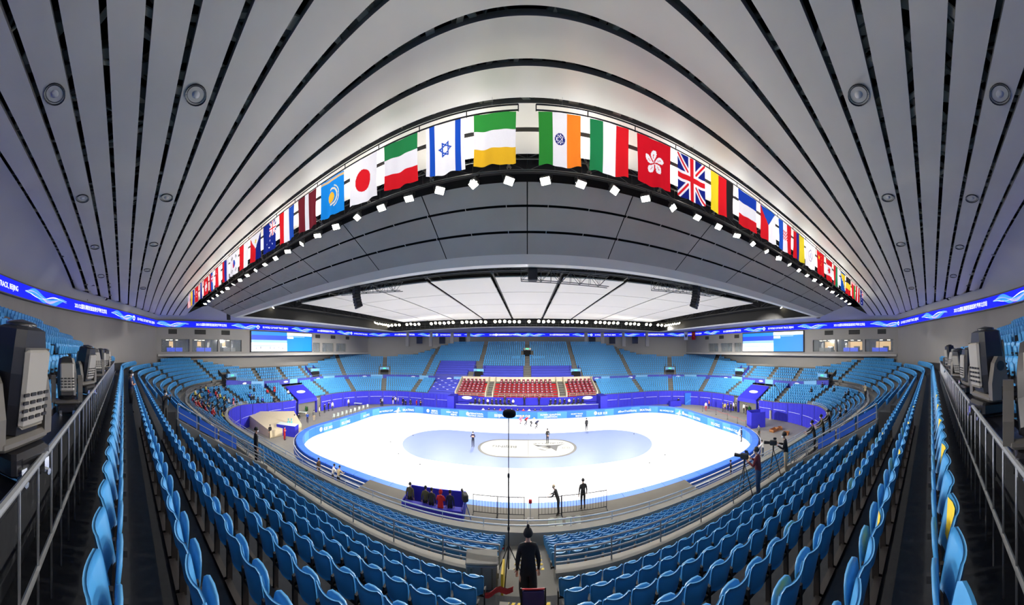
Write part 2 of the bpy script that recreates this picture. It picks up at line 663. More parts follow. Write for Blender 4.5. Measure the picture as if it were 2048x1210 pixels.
# ---- boards: one pad after another round the ice
board = thing('rink_board', 'ring of blue padded boards with white lettering round the ice', 'boards')
IL = Loop([p for p, n in ICE])
NP = 84
step = IL.len / NP
for k in range(NP):
    m = MB()
    ii, oo = [], []
    for j in range(4):
        p, t = IL.at(k * step + .012 + (step - .024) * j / 3)
        nrm = Vector((t.y, -t.x, 0))
        ii.append(p + nrm * .02)
        oo.append(p + nrm * .95)
    z0, z1 = .0, 1.2
    up = lambda L, z: [Vector((q.x, q.y, z)) for q in L]
    m.strip(up(ii, z1 - .06), up(ii, z0), 0)
    m.strip(up([a.lerp(b, .06) for a, b in zip(ii, oo)], z1), up(ii, z1 - .06), 1)
    m.strip(up([a.lerp(b, .94) for a, b in zip(ii, oo)], z1), up([a.lerp(b, .06) for a, b in zip(ii, oo)], z1), 1)
    m.strip(up(oo, z1 - .06), up([a.lerp(b, .94) for a, b in zip(ii, oo)], z1), 1)
    m.strip(up(oo, z0), up(oo, z1 - .06), 2)
    for L in (0, 3):
        m.quad(Vector((ii[L].x, ii[L].y, z0)), Vector((oo[L].x, oo[L].y, z0)), Vector((oo[L].x, oo[L].y, z1)), Vector((ii[L].x, ii[L].y, z1)), 2)
    m.build('pad', ['pad_face_light' if (k * 7) % 5 < 2 else 'pad_face', 'pad_top', 'pad_back'], board)


def board_text(body, px, size=.62, dz=0.28, side=1, bold=.012):
    """white lettering on the inner face of the boards where the photograph shows it"""
    a = (px - 1054.5) / 514
    # far crossing of the sight line with the ice edge
    best = None
    for i in range(900):
        s_ = IL.len * i / 900
        p, t = IL.at(s_)
        if abs(math.atan2(p.x, p.y) - a) < .004 and (best is None or p.length > best[0]):
            best = (p.length, s_)
    if best is None:
        return
    v, f, wd = text_verts(body, size, bold)
    m = MB()
    vs_ = []
    for x, y in v:
        p, t = IL.at(best[1] - (x - wd / 2))        # loop runs right to left on the far side: mirror it back
        n_ = Vector((-t.y, t.x, 0))
        q = p + n_ * .012
        vs_.append(Vector((q.x, q.y, dz + y)))
    m.add(vs_, f)
    m.build('lettering', 'white_print', board)


def board_shape(px, polys, dz):
    a = (px - 1054.5) / 514
    best = None
    for i in range(900):
        s_ = IL.len * i / 900
        p, t = IL.at(s_)
        if abs(math.atan2(p.x, p.y) - a) < .004 and (best is None or p.length > best[0]):
            best = (p.length, s_)
    m = MB()
    for pl in polys:
        vs_ = []
        for x, y in pl:
            p, t = IL.at(best[1] - x)
            n_ = Vector((-t.y, t.x, 0))
            q = p + n_ * .012
            vs_.append(Vector((q.x, q.y, dz + y)))
        m.add(vs_, [tuple(range(len(pl)))])
    m.build('printed_emblem', 'white_print', board)


BIRD = [[(-.7, .1), (.1, .35), (.55, .9), (.6, .3), (1.0, .15), (.4, .05)], [(-.2, .0), (.5, .0), (.3, -.12)]]
DISC = [[(.32 * math.cos(a * PI / 8), .4 + .32 * math.sin(a * PI / 8)) for a in range(16)]]
for px, tx, sz, dz in ((655, '北京 2022', .5, .35), (690, 'ISU.ORG', .62, .3), (731, 'ISU.ORG', .55, .3), (770, 'ISU WORLD CUP', .42, .35), (818, 'SKATING', .6, .3), (870, 'BEIJING', .42, .55), (870, 'ICE 2022', .42, .15),
                       (905, 'SHORT TRACK', .36, .55), (909, 'BEIJING', .4, .15), (952, 'INTERNATIONAL', .4, .55), (952, 'SKATING UNION', .4, .15), (1001, 'BEIJING', .72, .28),
                       (1046, 'WORLD CUP', .5, .32), (1100, 'OLYMPIC QUALIFYING', .4, .55), (1100, 'COMPETITION', .4, .15), (1152, 'SHORT TRACK', .36, .55), (1156, 'BEIJING', .4, .15),
                       (1203, '北京 北京', .5, .32), (1253, '#ShortTrackSkating', .52, .35), (1290, 'SKATING', .6, .3), (1335, 'ISU WORLD CUP', .42, .35),
                       (1378, 'BEIJING 2022', .45, .32), (1395, 'ISU.ORG', .6, .3), (1432, 'ISU.ORG', .6, .3), (1462, 'ISU WORLD CUP', .42, .35)):
    board_text(tx, px, sz, dz)
for px in (640, 858, 937, 1190, 1368):
    board_shape(px, DISC, .2)
for px in (792, 1357, 1478):
    board_shape(px, BIRD, .15)

# ---- deck round the boards
mb = MB()
D0 = [p for p, n in rrect(45, 24.5, 15, 14, 12)]
mb.add([Vector((p.x, p.y, -.03)) for p in D0], [tuple(range(len(D0)))])
struct('deck_floor', mb, 'deck', 'grey rubber floor between the boards and the stands')

# ---- stands: one stepped concrete shell, swept round the bowl
XCUT = {n: 10.8 for n in range(3, 10)}
XGAP = 19.0
BASE = []
_b = rrect(HX, HY, R0, 14, 8)
for i, (p, n) in enumerate(_b):
    if not (p.y < CY - HY + .01 and abs(p.x) <= HX - R0 + .01):
        BASE.append((p, n))
_near = [(Vector((-XS + 2 * XS * i / 108, CY - HY, 0)), Vector((0, -1, 0))) for i in range(109)]
# order: near straight left to right, then the rest (already right end -> far -> left end)
BASE = _near + BASE


def in_gap(p, fam, n):
    return fam == 'B' and n >= 3 and p.y < CY - HY + .01 and XCUT[n] < abs(p.x) < XGAP


def row_ox(r, w_):
    return r[2] + (r[4] - r[2]) * w_


def row_z(r, w_):
    return r[3] + (r[5] - r[3]) * w_


mb = MB()
cols = []
for p, n in BASE:
    w_ = wfar(p)
    pr = []
    zc = ZX + (5.1 - ZX) * w_
    z_prev = -.03
    for i, r in enumerate(ROWS):
        o, z = row_ox(r, w_), row_z(r, w_)
        if in_gap(p, r[0], r[1]):
            z = 5.4
        fr = o - .55
        if i == 0:
            fr = o - .75
        if r[0] == 'B' and r[1] == 9:
            oc = row_ox(ROWS[6], w_) + .42
            pr += [(oc, z_prev), (oc, zc if not in_gap(p, 'B', 9) else 5.4)]
            z_prev = zc if not in_gap(p, 'B', 9) else 5.4
        pr += [(fr, z_prev), (fr, z)]
        z_prev = z
    pr += [(row_ox(ROWS[-1], w_) + 1.4, z_prev)]
    cols.append([p + n * o + Vector((0, 0, z)) for o, z in pr])
K = len(cols[0])
vv = [q for c in cols for q in c]
ff = []
N = len(cols)
for i in range(N):
    j = (i + 1) % N
    for k in range(K - 1):
        ff.append((i * K + k, j * K + k, j * K + k + 1, i * K + k + 1))
mb.add(vv, ff)
for i, f in enumerate(mb.f):
    c = sum((Vector(mb.v[q]) for q in f), Vector()) / 4
    if c.y < 6.6 and abs(c.x) < 27 or c.y < 3 and abs(c.x) < 45:
        mb.m[i] = 1
struct('stand_floor', mb, ['concrete', 'carpet_dark'], 'stepped grey concrete terraces that carry the blue seats')


# ---- upper wall (long sides) and the boxes over the two ends
def open_smooth(P, it=3):
    for _ in range(it):
        Q = [P[0]]
        for a, b in zip(P[:-1], P[1:]):
            Q += [a * .75 + b * .25, a * .25 + b * .75]
        Q.append(P[-1])
        P = Q
    return P


_q = open_smooth([Vector((-x, y, 0)) for x, y in reversed(WALL_LOOP_Q)] + [Vector((x, y, 0)) for x, y in WALL_LOOP_Q[1:]])
NEARW = _q                                             # left to right behind the camera
FARW = [Vector((p.x, 2 * CY - p.y, 0)) for p in reversed(_q)]
ZT = 17.3
for nm, W, lb in (('wall_near', NEARW, 'pale grey wall behind the near upper rows'), ('wall_far', FARW, 'pale grey wall above the far upper rows')):
    mb = MB()
    mb.strip([Vector((p.x, p.y, 5)) for p in W], [Vector((p.x, p.y, ZT)) for p in W])
    struct(nm, mb, 'wall_grey', lb)
# pilasters and dark openings on the far wall
mb = MB()
for x in (-36, -30, -24, -18, 18, 24, 30, 36):
    i = min(range(len(FARW)), key=lambda k: abs(FARW[k].x - x))
    p = FARW[i]
    mb.box((p.x, p.y - .25, 15.0), (1.1, .5, 4.0))
struct('trim_pilasters', mb, 'wall_pale', 'row of pale pilasters on the far wall under the light ribbon')
mb = MB()
for x in (-33, -27, -21, 21, 27, 33):
    i = min(range(len(FARW)), key=lambda k: abs(FARW[k].x - x))
    p = FARW[i]
    mb.box((p.x, p.y - .04, 14.7), (3.6, .12, 1.9))
struct('wall_openings', mb, 'window_dark', 'dark openings in the far wall under the light ribbon')
BX = 46.5
# holes in the face of each end box: (y0, y1, z0, z1, what)
HOLES = [(6.9, 12.2, 11.7, 13.8), (12.7, 17.9, 11.7, 13.8), (18.3, 23.0, 11.7, 13.8), (42.2, 44.6, 11.6, 13.6), (45.4, 49.6, 11.6, 13.6), (50.6, 54.6, 11.6, 13.6)]
VENTS = [(8.2, 9.8), (13.2, 15.4), (18.6, 20.4), (43.0, 44.6), (48.5, 50.2), (54.5, 56.0)]
wn = 0
for sx in (-1, 1):
    side = 'left' if sx < 0 else 'right'
    ys = sorted({6.0, 2 * CY - 6.0} | {v for h in HOLES for v in h[:2]})
    zs = sorted({11.0, ZT} | {v for h in HOLES for v in h[2:]})
    mb = MB()
    X = sx * BX
    for a, b in zip(ys[:-1], ys[1:]):
        for c, d in zip(zs[:-1], zs[1:]):
            my, mz = (a + b) / 2, (c + d) / 2
            if any(h[0] < my < h[1] and h[2] < mz < h[3] for h in HOLES):
                continue
            mb.quad((X, a, c), (X, b, c), (X, b, d), (X, a, d))
    mb.quad((X, 6.0, 11), (sx * 53.4, 6.0, 11), (sx * 53.4, 2 * CY - 6, 11), (X, 2 * CY - 6, 11))
    for y in (6.0, 2 * CY - 6.0):
        mb.quad((X, y, 11), (sx * 53.4, y, 11), (sx * 53.4, y, ZT), (X, y, ZT))
        s_ = 1 if y < CY else -1
        mb.quad((X, y, 4), (sx * 53.4, y + s_ * 5, 4), (sx * 53.4, y + s_ * 5, 11.0), (X, y, 11.0))
    for h in HOLES:                                   # reveals
        for (a, b) in (((h[0], h[2]), (h[1], h[2])), ((h[1], h[2]), (h[1], h[3])), ((h[1], h[3]), (h[0], h[3])), ((h[0], h[3]), (h[0], h[2]))):
            mb.quad((X, a[0], a[1]), (X, b[0], b[1]), (X + sx * .35, b[0], b[1]), (X + sx * .35, a[0], a[1]))
    mb.quad((sx * 53.4, 0, 4), (sx * 53.4, 2 * CY, 4), (sx * 53.4, 2 * CY, 11.05), (sx * 53.4, 0, 11.05))
    wl = struct('wall_' + side, mb, 'wall_grey', 'grey end wall with big screen and glazed boxes, %s end' % side)
    m = MB()
    m.bbox((X - sx * .12, CY, 11.15), (.3, 2 * CY - 12.4, .42), .05)
    m.build('ledge', 'wall_pale', wl)
    for (a, b) in VENTS:
        m = MB()
        m.box((X - sx * .01, (a + b) / 2, 15.0), (.06, b - a, .75))
        m.build('vent', 'vent_dark', wl)
        m = MB()
        for q in range(3):
            m.box((X - sx * .05, (a + b) / 2, 14.8 + q * .2), (.05, b - a, .03))
        m.build('louvre', 'panel_side', wl)
    for h in HOLES:
        wn += 1
        wd = thing('window_%d' % wn, 'glazed box in the %s end wall, %s from the near corner' % (side, nth((wn - 1) % 6 + 1)), None)
        wd['kind'] = 'structure'
        m = MB()
        x0, x1 = X + sx * .36, X + sx * 3.2
        y0, y1, z0, z1 = h[0] + .0, h[1] - .0, h[2], h[3]
        m.quad((x1, y0, z0), (x1, y1, z0), (x1, y1, z1), (x1, y0, z1))
        m.quad((x0, y0, z0), (x0, y1, z0), (x1, y1, z0), (x1, y0, z0))
        m.quad((x0, y0, z1), (x0, y1, z1), (x1, y1, z1), (x1, y0, z1))
        m.quad((x0, y0, z0), (x1, y0, z0), (x1, y0, z1), (x0, y0, z1))
        m.quad((x0, y1, z0), (x1, y1, z0), (x1, y1, z1), (x0, y1, z1))
        m.build('booth_interior', 'deck_dark', wd)
        m = MB()
        for y in (y0, (y0 + y1) / 2, y1):
            m.box((x0 - sx * .1, y, (z0 + z1) / 2), (.1, .08, z1 - z0))
        m.box((x0 - sx * .1, (y0 + y1) / 2, z0), (.1, y1 - y0, .08))
        m.box((x0 - sx * .1, (y0 + y1) / 2, z1), (.1, y1 - y0, .08))
        m.build('window_frame', 'panel_side', wd)
        m = MB()
        m.box((x0 - sx * .1, (y0 + y1) / 2, (z0 + z1) / 2), (.02, y1 - y0, z1 - z0))
        m.build('pane', 'glass', wd)
        near = y0 < CY - 10
        if near:
            m = MB()
            for q in range(3):
                m.box((X + sx * (1.0 + .5 * q), y0 + (y1 - y0) * R.uniform(.15, .85), z1 - .12), (.35, .5, .06))
            m.build('booth_lamp', 'booth_lamp', wd)
            m = MB()
            m.box((x1 - sx * .05, y0 + (y1 - y0) * .45, z0 + 1.05), (.04, (y1 - y0) * (.55 if sx > 0 else .15), 1.5))
            m.build('booth_back_panel', 'booth_warm', wd)
            m = MB()
            m.box((X + sx * .9, y0 + (y1 - y0) * .5, z0 + .35), (.4, (y1 - y0) * .55, .7))
            m.build('booth_desk', 'screen_deep' if (wn % 3) != 0 else 'wall_grey', wd)
        m = MB()
        m.box((X + sx * 2.2, y0 + (y1 - y0) * .75, z0 + .8), (.3, .5, 1.6))
        m.box((X + sx * 1.6, y0 + (y1 - y0) * .3, z0 + .5), (.8, 1.0, .9))
        m.build('booth_furniture', 'window_dark', wd)

# ---- ceiling
WL_FULL = Loop(NEARW + [Vector((BX, CY, 0))] + FARW + [Vector((-BX, CY, 0))])


def xw(y):
    """half width of the hall at y"""
    if y > 6:
        return BX
    best = None
    for a, b in zip(NEARW[:-1], NEARW[1:]):
        if a.x > 0 and min(a.y, b.y) <= y <= max(a.y, b.y):
            t = (y - a.y) / (b.y - a.y) if abs(b.y - a.y) > 1e-6 else 0
            best = a.x + (b.x - a.x) * t
    return best if best else 18.0


ZC = 19.6


def zc_(x, y):
    return ZC - 2.3 * (abs(x) / xw(max(y, -5.6))) ** 4


ceil = bpy.data.objects.new('ceiling', None)
COL.objects.link(ceil)
tag(ceil, 'grey ceiling of long strips with dark slits between them', None, None, 'structure')
SL = [-5.2 + 1.17 * i for i in range(14)]
edges = [(SL[i] + .1, SL[i + 1] - .1) for i in range(13)] + [(SL[13] + .1, 11.25)]
for i, (y0, y1) in enumerate(edges):
    m = MB()
    yc = (y0 + y1) / 2
    xe = xw(yc) - 1.2
    A, B, C, D = [], [], [], []
    nseg = 56
    for k in range(nseg + 1):
        x = -xe + 2 * xe * k / nseg
        z = zc_(x, yc)
        A.append(Vector((x, y0, z)))
        B.append(Vector((x, y1, z)))
        C.append(Vector((x, y0, z + .16)))
        D.append(Vector((x, y1, z + .16)))
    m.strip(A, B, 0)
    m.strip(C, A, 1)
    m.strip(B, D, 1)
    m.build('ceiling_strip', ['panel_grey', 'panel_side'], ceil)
# cove from the strips and the soffit out to the wall
mb = MB()
rows_ = []
NC = 200
for k in range(NC):
    p, t = WL_FULL.at(WL_FULL.len * k / NC)
    if p.y < 11.2:
        if p.y > -5.1:
            x = math.copysign(xw(p.y) - 1.25, p.x)
            q = Vector((x, p.y + .01, zc_(x, p.y)))
        else:
            x = math.copysign(min(abs(p.x), xw(-5.2) - 1.2), p.x)
            q = Vector((x, -5.25, zc_(x, -5.2)))
    else:
        x = max(-38.7, min(38.7, p.x))
        y = max(12.7, min(58.5, p.y))
        if 11.2 <= p.y < 14:
            x = math.copysign(40, p.x) if p.y < 12.7 else x
        q = Vector((x, y, 19.35 - 1.0 * (x / 38.7) ** 2))
    col = []
    o = Vector((p.x, p.y, 16.95))
    for j in range(7):
        u = j / 6
        e = o.lerp(q, u)
        e.z = o.z + (q.z - o.z) * (1 - (1 - u) ** 1.8)
        col.append(e)
    rows_.append(col)
vv = [q for c in rows_ for q in c]
ff = []
for i in range(NC):
    j = (i + 1) % NC
    for k in range(6):
        ff.append((i * 7 + k, j * 7 + k, j * 7 + k + 1, i * 7 + k + 1))
mb.add(vv, ff)
mb.build('ceiling_cove', 'cove', ceil, smooth=True)
# dark roof space above the slits, with the steel that shows through them
mb = MB()
mb.quad((-60, -12, 21.3), (60, -12, 21.3), (60, 84, 21.3), (-60, 84, 21.3))
mb.build('roof_underside', 'roof_dark', ceil)
mb = MB()
for k in range(420):
    x = R.uniform(-40, 40)
    y = R.uniform(-5.5, 11)
    ln = R.uniform(.5, 2.4)
    mb.box((x, y, zc_(x, y) + R.uniform(.35, .9)), (R.uniform(.12, .5), ln, R.uniform(.05, .3)), R.uniform(-.9, .9), mi=0 if R.random() < .45 else 1)
for y in SL:
    for k in range(150):
        x = R.uniform(-1, 1) * R.uniform(.2, 1) * 36
        if abs(x) < xw(y) - 2:
            mb.box((x, y, zc_(x, y) + R.uniform(.12, .3)), (R.uniform(.03, .35), .5, .05), R.uniform(-.7, .7), mi=1 if R.random() < .55 else 0)
o = mb.build('roof_steel', ['beam_grey', 'beam_dark'], ceil)
o['kind'] = 'stuff'
for y in (-3, 1.5, 6, 10.6):
    m = MB()
    m.box((0, y, 20.9), (80, .25, .3))
    m.build('roof_beam', 'beam_dark', ceil)

# ---- soffit round the great ceiling opening
soff = bpy.data.objects.new('ceiling_soffit', None)
COL.objects.link(soff)
tag(soff, 'glossy grey sloping soffit round the ceiling opening over the ice', None, None, 'structure')


def sof_pt(side, u, s_):
    """side 0 near, 1 right, 2 far, 3 left; u along the side 0..1; s_ 0 top outer edge .. 1 lip"""
    hx = 38.7 - 6.4 * s_
    y0, y1 = 12.7 + 2.2 * s_, 58.5 - 2.2 * s_
    z = 19.35 - 2.95 * s_
    if s_ > 1:
        e = s_ - 1
        hx, y0, y1, z = 32.3 - 1.0 * e, 14.9 + .75 * e, 56.3 - .75 * e, 16.4 + .06 * e
    x, y = [(-hx + 2 * hx * u, y0), (hx, y0 + (y1 - y0) * u), (hx - 2 * hx * u, y1), (-hx, y1 - (y1 - y0) * u)][side]
    z -= (1.0 - .4 * min(s_, 1)) * (x / 38.7) ** 2
    return Vector((x, y, z))


for side in range(4):
    for (s0, s1, mt) in ((0, .245, 'soffit'), (.272, .555, 'soffit'), (.585, .86, 'soffit'), (.86, 2.0, 'lip')):
        npan = {0: 14, 1: 6, 2: 8, 3: 6}[side]
        if mt == 'lip':
            npan = 4
        for k in range(npan):
            m = MB()
            nn = 4
            g = .0004 if mt == 'soffit' else 0
            us = [k / npan + g + (1 / npan - 2 * g) * j / nn for j in range(nn + 1)]
            ss = [s0, s1] if mt == 'soffit' else [.86, 1.0, 2.0]
            for a, b in zip(ss[:-1], ss[1:]):
                m.strip([sof_pt(side, u, a) for u in us], [sof_pt(side, u, b) for u in us])
            m.build('soffit_panel' if mt == 'soffit' else 'soffit_lip', mt, soff)
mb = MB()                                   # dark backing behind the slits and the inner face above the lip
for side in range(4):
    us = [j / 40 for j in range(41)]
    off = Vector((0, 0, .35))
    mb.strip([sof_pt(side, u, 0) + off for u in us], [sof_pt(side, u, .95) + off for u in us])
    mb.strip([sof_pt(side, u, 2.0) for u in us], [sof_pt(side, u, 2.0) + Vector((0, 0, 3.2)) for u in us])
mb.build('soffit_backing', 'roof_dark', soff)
mb = MB()
for s_ in (.258, .57):
    for k in range(34):
        p = sof_pt(0, (k + .5) / 34, s_ - .02)
        q = sof_pt(0, (k + .5) / 34, s_ + .02)
        mb.tube(p + Vector((0, .05, .05)), q + Vector((0, .05, .05)), .025, 4)
mb.build('soffit_clips', 'lamp_white', soff)

# ---- pale membrane panels over the ice, with the steel grid between them
memb = bpy.data.objects.new('ceiling_membrane', None)
COL.objects.link(memb)
tag(memb, 'cream fabric ceiling panels in rows high over the ice', None, None, 'structure')
XB = [-26.1, -20.3, -14.5, -8.7, -2.9, 2.9, 8.7, 14.5, 20.3, 26.1]
YB = [21.4, 27.0, 34.2, 41.2, 49.8]
for a, b in zip(XB[:-1], XB[1:]):
    for c, d in zip(YB[:-1], YB[1:]):
        g = .14
        if abs(a + b) / 2 < 3 or abs(abs(a + b) / 2 - 5.8) < .1:
            g = .2
        m = MB()
        m.bbox(((a + b) / 2, (c + d) / 2, 17.45), (b - a - 2 * g, d - c - .16, .12), .03)
        m.build('membrane_panel', 'membrane', memb)
mb = MB()
for x in XB:
    mb.box((x, 35.6, 17.75), (.14, 29, .16))
    mb.box((x, 35.6, 18.6), (.14, 40, .16))
for y in YB:
    mb.box((0, y, 17.8), (53, .1, .12))
mb.build('panel_grid', 'beam_dark', memb)


def truss(m, p, q, h=.6, w=.5, r=.035, bay=.8, mi=0):
    """box truss between two points"""
    p, q = Vector(p), Vector(q)
    d = q - p
    L = d.length
    d.normalize()
    sd = Vector((-d.y, d.x, 0)).normalized() * (w / 2)
    up = Vector((0, 0, h / 2))
    cs = [sd + up, -sd + up, -sd - up, sd - up]
    for c in cs:
        m.tube(p + c, q + c, r, 4, mi)
    n = max(2, int(L / bay))
    for i in range(n):
        a, b = p + d * (L * i / n), p + d * (L * (i + 1) / n)
        for c0, c1 in ((cs[0], cs[3]), (cs[1], cs[2])):
            m.tube(a + (c0 if i % 2 else c1), b + (c1 if i % 2 else c0), r * .6, 3, mi)
            m.tube(a + c0, a + c1, r * .6, 3, mi)
        m.tube(a + cs[0], b + cs[1], r * .5, 3, mi)


for y, z in ((18.6, 17.9), (20.6, 18.4), (51.2, 18.2), (53.4, 17.9)):
    m = MB()
    truss(m, (-31, y, z), (31, y, z), 1.3, .7, .06, 2.9)
    m.build('roof_truss', 'truss_black', memb)
for x in (-29.5, 29.5):
    m = MB()
    truss(m, (x, 17, 18.0), (x, 54, 18.0), 1.3, .7, .06, 2.9)
    m.build('roof_truss', 'truss_black', memb)
for k, x in enumerate(XB):
    m = MB()                                # V-shaped hangers along the near edge of the panels
    for y, z in ((20.9, 17.5),):
        m.tube((x, y, z), (x - 1.3, y - .8, 19.4), .05, 4)
        m.tube((x, y, z), (x + 1.3, y - .8, 19.4), .05, 4)
        m.tube((x - .9, y - .5, 18.8), (x + .9, y - .5, 18.8), .04, 4)
    m.build('panel_hanger', 'truss_grey', memb)
m = MB()                                    # walkway railing along the far and side edges of the opening
RP = [(-31.6, 20), (-31.6, 55.2), (31.6, 55.2), (31.6, 20)]
for (a, b) in zip(RP[:-1], RP[1:]):
    a, b = Vector((a[0], a[1], 0)), Vector((b[0], b[1], 0))
    L = (b - a).length
    for z in (16.5, 16.9, 17.3, 17.6):
        m.tube(a + Vector((0, 0, z)), b + Vector((0, 0, z)), .03, 4)
    for i in range(int(L / 1.2) + 1):
        p = a.lerp(b, i * 1.2 / L)
        m.tube(p + Vector((0, 0, 16.4)), p + Vector((0, 0, 17.6)), .03, 4)
m.build('walkway_railing', 'truss_grey', memb)
# ================================================================== lamps
def lamp_light(parent, loc, watts, rot, size=.6, spread=PI):
    l = bpy.data.lights.new('lamp_beam', 'AREA')
    l.shape = 'DISK'
    l.size = size
    l.energy = watts
    l.spread = spread
    l.color = (1.0, .965, .91)
    o = bpy.data.objects.new('lamp_beam', l)
    COL.objects.link(o)
    o.parent = parent
    o.location = loc
    o.rotation_euler = rot
    return o


def aim(beam, lamp, target):
    """turn a lamp's beam towards a point of the hall"""
    d = Vector(target) - lamp.location
    q = d.to_track_quat('-Z', 'Y')
    beam.rotation_euler = (lamp.rotation_euler.to_quaternion().inverted() @ q).to_euler()


def flood_meshes():
    a = MB()
    a.bbox((0, 0, .09), (.62, .44, .18), .04)
    for k in range(6):
        a.box((-.25 + .1 * k, 0, .22), (.02, .36, .1))
    b = MB()
    b.bbox((0, 0, -.015), (.56, .38, .03), .01)
    c = MB()
    for s in (-1, 1):
        c.box((s * .36, 0, .2), (.03, .06, .42))
    c.box((0, 0, .42), (.75, .06, .03))
    c.tube((0, 0, .42), (0, 0, .6), .03, 6)
    return a.mesh('housing', ['flood_body']), b.mesh('lens', ['flood_glow']), c.mesh('bracket', ['truss_black'])


FM = flood_meshes()
FLOODX = [.85 + 1.7 * k for k in range(22)]
for sgn in (-1, 1):
    for k, x in enumerate(FLOODX):
        X = sgn * x
        z = 19.0 - 1.0 * (x / 38.7) ** 2
        word = 'left' if sgn < 0 else 'right'
        t = thing('floodlight', 'square white floodlight under the flags, %s to the %s of the gap' % (nth(k + 1), word), 'floodlight', (X, 12.0, z), 0, 'floodlights along the row of flags')
        yaw = [.55, -.4, .1, -.75, .3, 0.0, .7][(k * 3 + (sgn > 0)) % 7]
        til = [-.55, -.42, -.6, -.35][k % 4]
        t.rotation_euler = (til, 0, yaw)
        t.scale = (.8, .8, .8)
        put('housing', FM[0], t)
        put('lens', FM[1], t)
        put('bracket', FM[2], t)
        if k in (1, 4, 7, 10, 13, 16, 19):
            beam = lamp_light(t, (0, 0, -.06), FLOOD_W * .15, (0, 0, 0))
            beam.rotation_euler = (t.rotation_euler.to_matrix().inverted() @ Matrix.Rotation(-1.35, 3, 'X')).to_euler()
# the steel the floodlights hang from, inside the open band of the ceiling
lt = thing('lighting_truss', 'dark steel lattice truss behind the floodlights and flags', 'truss')
for sgn in (-1, 1):
    m = MB()
    n = 14
    P = [Vector((sgn * 37.5 * i / n, 12.05, 19.95 - 1.0 * (i / n) ** 2)) for i in range(n + 1)]
    for a, b in zip(P[:-1], P[1:]):
        truss(m, a, b, .55, .8, .03, .9)
    m.build('truss_beam', 'truss_grey', lt)
    m = MB()
    m.path([Vector((sgn * 37.5 * i / n, 11.75, 19.3 - 1.0 * (i / n) ** 2)) for i in range(n + 1)], .02, 4)
    m.build('power_cable', 'truss_grey', lt)
    for i in range(9):
        x = sgn * (2 + 4 * i)
        m = MB()
        m.tube((x, 11.5, 20.9), (x + 1.2, 12.6, 19.9 - 1.0 * (x / 38) ** 2), .05, 4)
        m.tube((x + 2.2, 11.5, 20.9), (x + 1.0, 12.6, 19.9 - 1.0 * (x / 38) ** 2), .05, 4)
        m.tube((x, 11.3, 20.6), (x + 3.9, 12.8, 20.6), .06, 4)
        m.build('cross_brace', 'beam_grey', lt)

# far rows of lamps under the edge of the opening
a = MB()
a.bbox((0, 0, .12), (.6, .34, .22), .04)
b = MB()
b.lathe([(0, -.08), (.2, -.07), (.29, -.02), (.3, .02)], 12)
b2 = MB()
b2.box((0, .1, .45), (.06, .06, .5))
FF = (a.mesh('housing', ['flood_body']), b.mesh('lens', ['flood_glow_far']), b2.mesh('bracket', ['truss_black']))
far_l = [(-31 + .98 * k, 51.6) for k in range(64) if not (k in (4, 9, 10, 17, 24, 31, 33, 38, 45, 52, 57, 60))]
side_l = [(s * 30.4, 51.0 - .95 * k) for s in (-1, 1) for k in range(7)]
for k, (x, y) in enumerate(far_l + side_l):
    onside = k >= len(far_l)
    lab = ('round bright lamp on the %s side rail of the opening, %s from the far corner' % ('left' if x < 0 else 'right', nth((k - len(far_l)) % 7 + 1))) if onside else \
        'round bright lamp in the far lamp row, %s from its left end' % nth(k + 1)
    t = thing('rink_lamp', lab, 'lamp', (x, y, 17.05 + R.uniform(-.06, .06)), 0, 'bright lamps along the far edge of the ceiling opening')
    t.rotation_euler = (-.85, 0, 0) if not onside else (-.5, -.5 if x > 0 else .5, 0)
    put('housing', FF[0], t)
    put('lens', FF[1], t)
    put('bracket', FF[2], t)
    if k % 8 == 3 and not onside:
        lamp_light(t, (0, 0, -.09), FLOOD_W * .5, (.15, 0, 0), spread=1.75)
    if onside and (k - len(far_l)) % 7 in (1, 3, 5):
        aim(lamp_light(t, (0, 0, -.09), FLOOD_W * .55, (0, 0, 0), spread=.5), t, (-math.copysign(49, x), {1: 20, 3: 31, 5: 42}[(k - len(far_l)) % 7], 6))
    if k % 10 == 6 and not onside:
        aim(lamp_light(t, (0, 0, -.09), FLOOD_W * .22, (0, 0, 0), spread=.55), t, (x * 1.1, 5, 5.5))
for s, lx in ((-1, 'left'), (1, 'right')):
    for k in range(3):
        p = at_y(1054.5 + s * 514 * (.99 + .016 * k), 614, 20.3)
        t = thing('rink_lamp', 'bright lamp of the trio at the %s soffit end, %s from centre' % (lx, nth(k + 1)), 'lamp', p, 0, 'lamp trios at the ends')
        t.rotation_euler = (-.5, -.6 * s, 0)
        put('housing', FF[0], t)
        put('lens', FF[1], t)
        put('bracket', FF[2], t)
        if k == 1:
            lamp_light(t, (0, 0, -.09), FLOOD_W * .5, (.1, 0, 0), spread=1.75)
# unseen lamp row added behind the near lip to light ice and far stands
for k in range(28):
    t = thing('rink_lamp', 'unseen added lamp behind the near lip of the ceiling opening, %s from the left' % nth(k + 1), 'lamp', (-27 + 2 * k, 16.8, 17.1), 0, 'added lamps behind the near lip')
    t.scale = (.6, .6, .6)
    t.rotation_euler = (.85, 0, 0)
    put('housing', FF[0], t)
    put('lens', FF[1], t)
    put('bracket', FF[2], t)
    if k % 4 == 1:
        lamp_light(t, (0, 0, -.09), FLOOD_W * .6, (-.15, 0, 0), spread=1.75)
    if k % 4 == 3:
        tx = (-52, -36, -18, 0, 18, 36, 52)[k // 4]
        aim(lamp_light(t, (0, 0, -.09), FLOOD_W * (.6 if abs(tx) > 40 else .42), (0, 0, 0), spread=.6), t, (tx, 66 - .006 * tx * tx, 3.5))

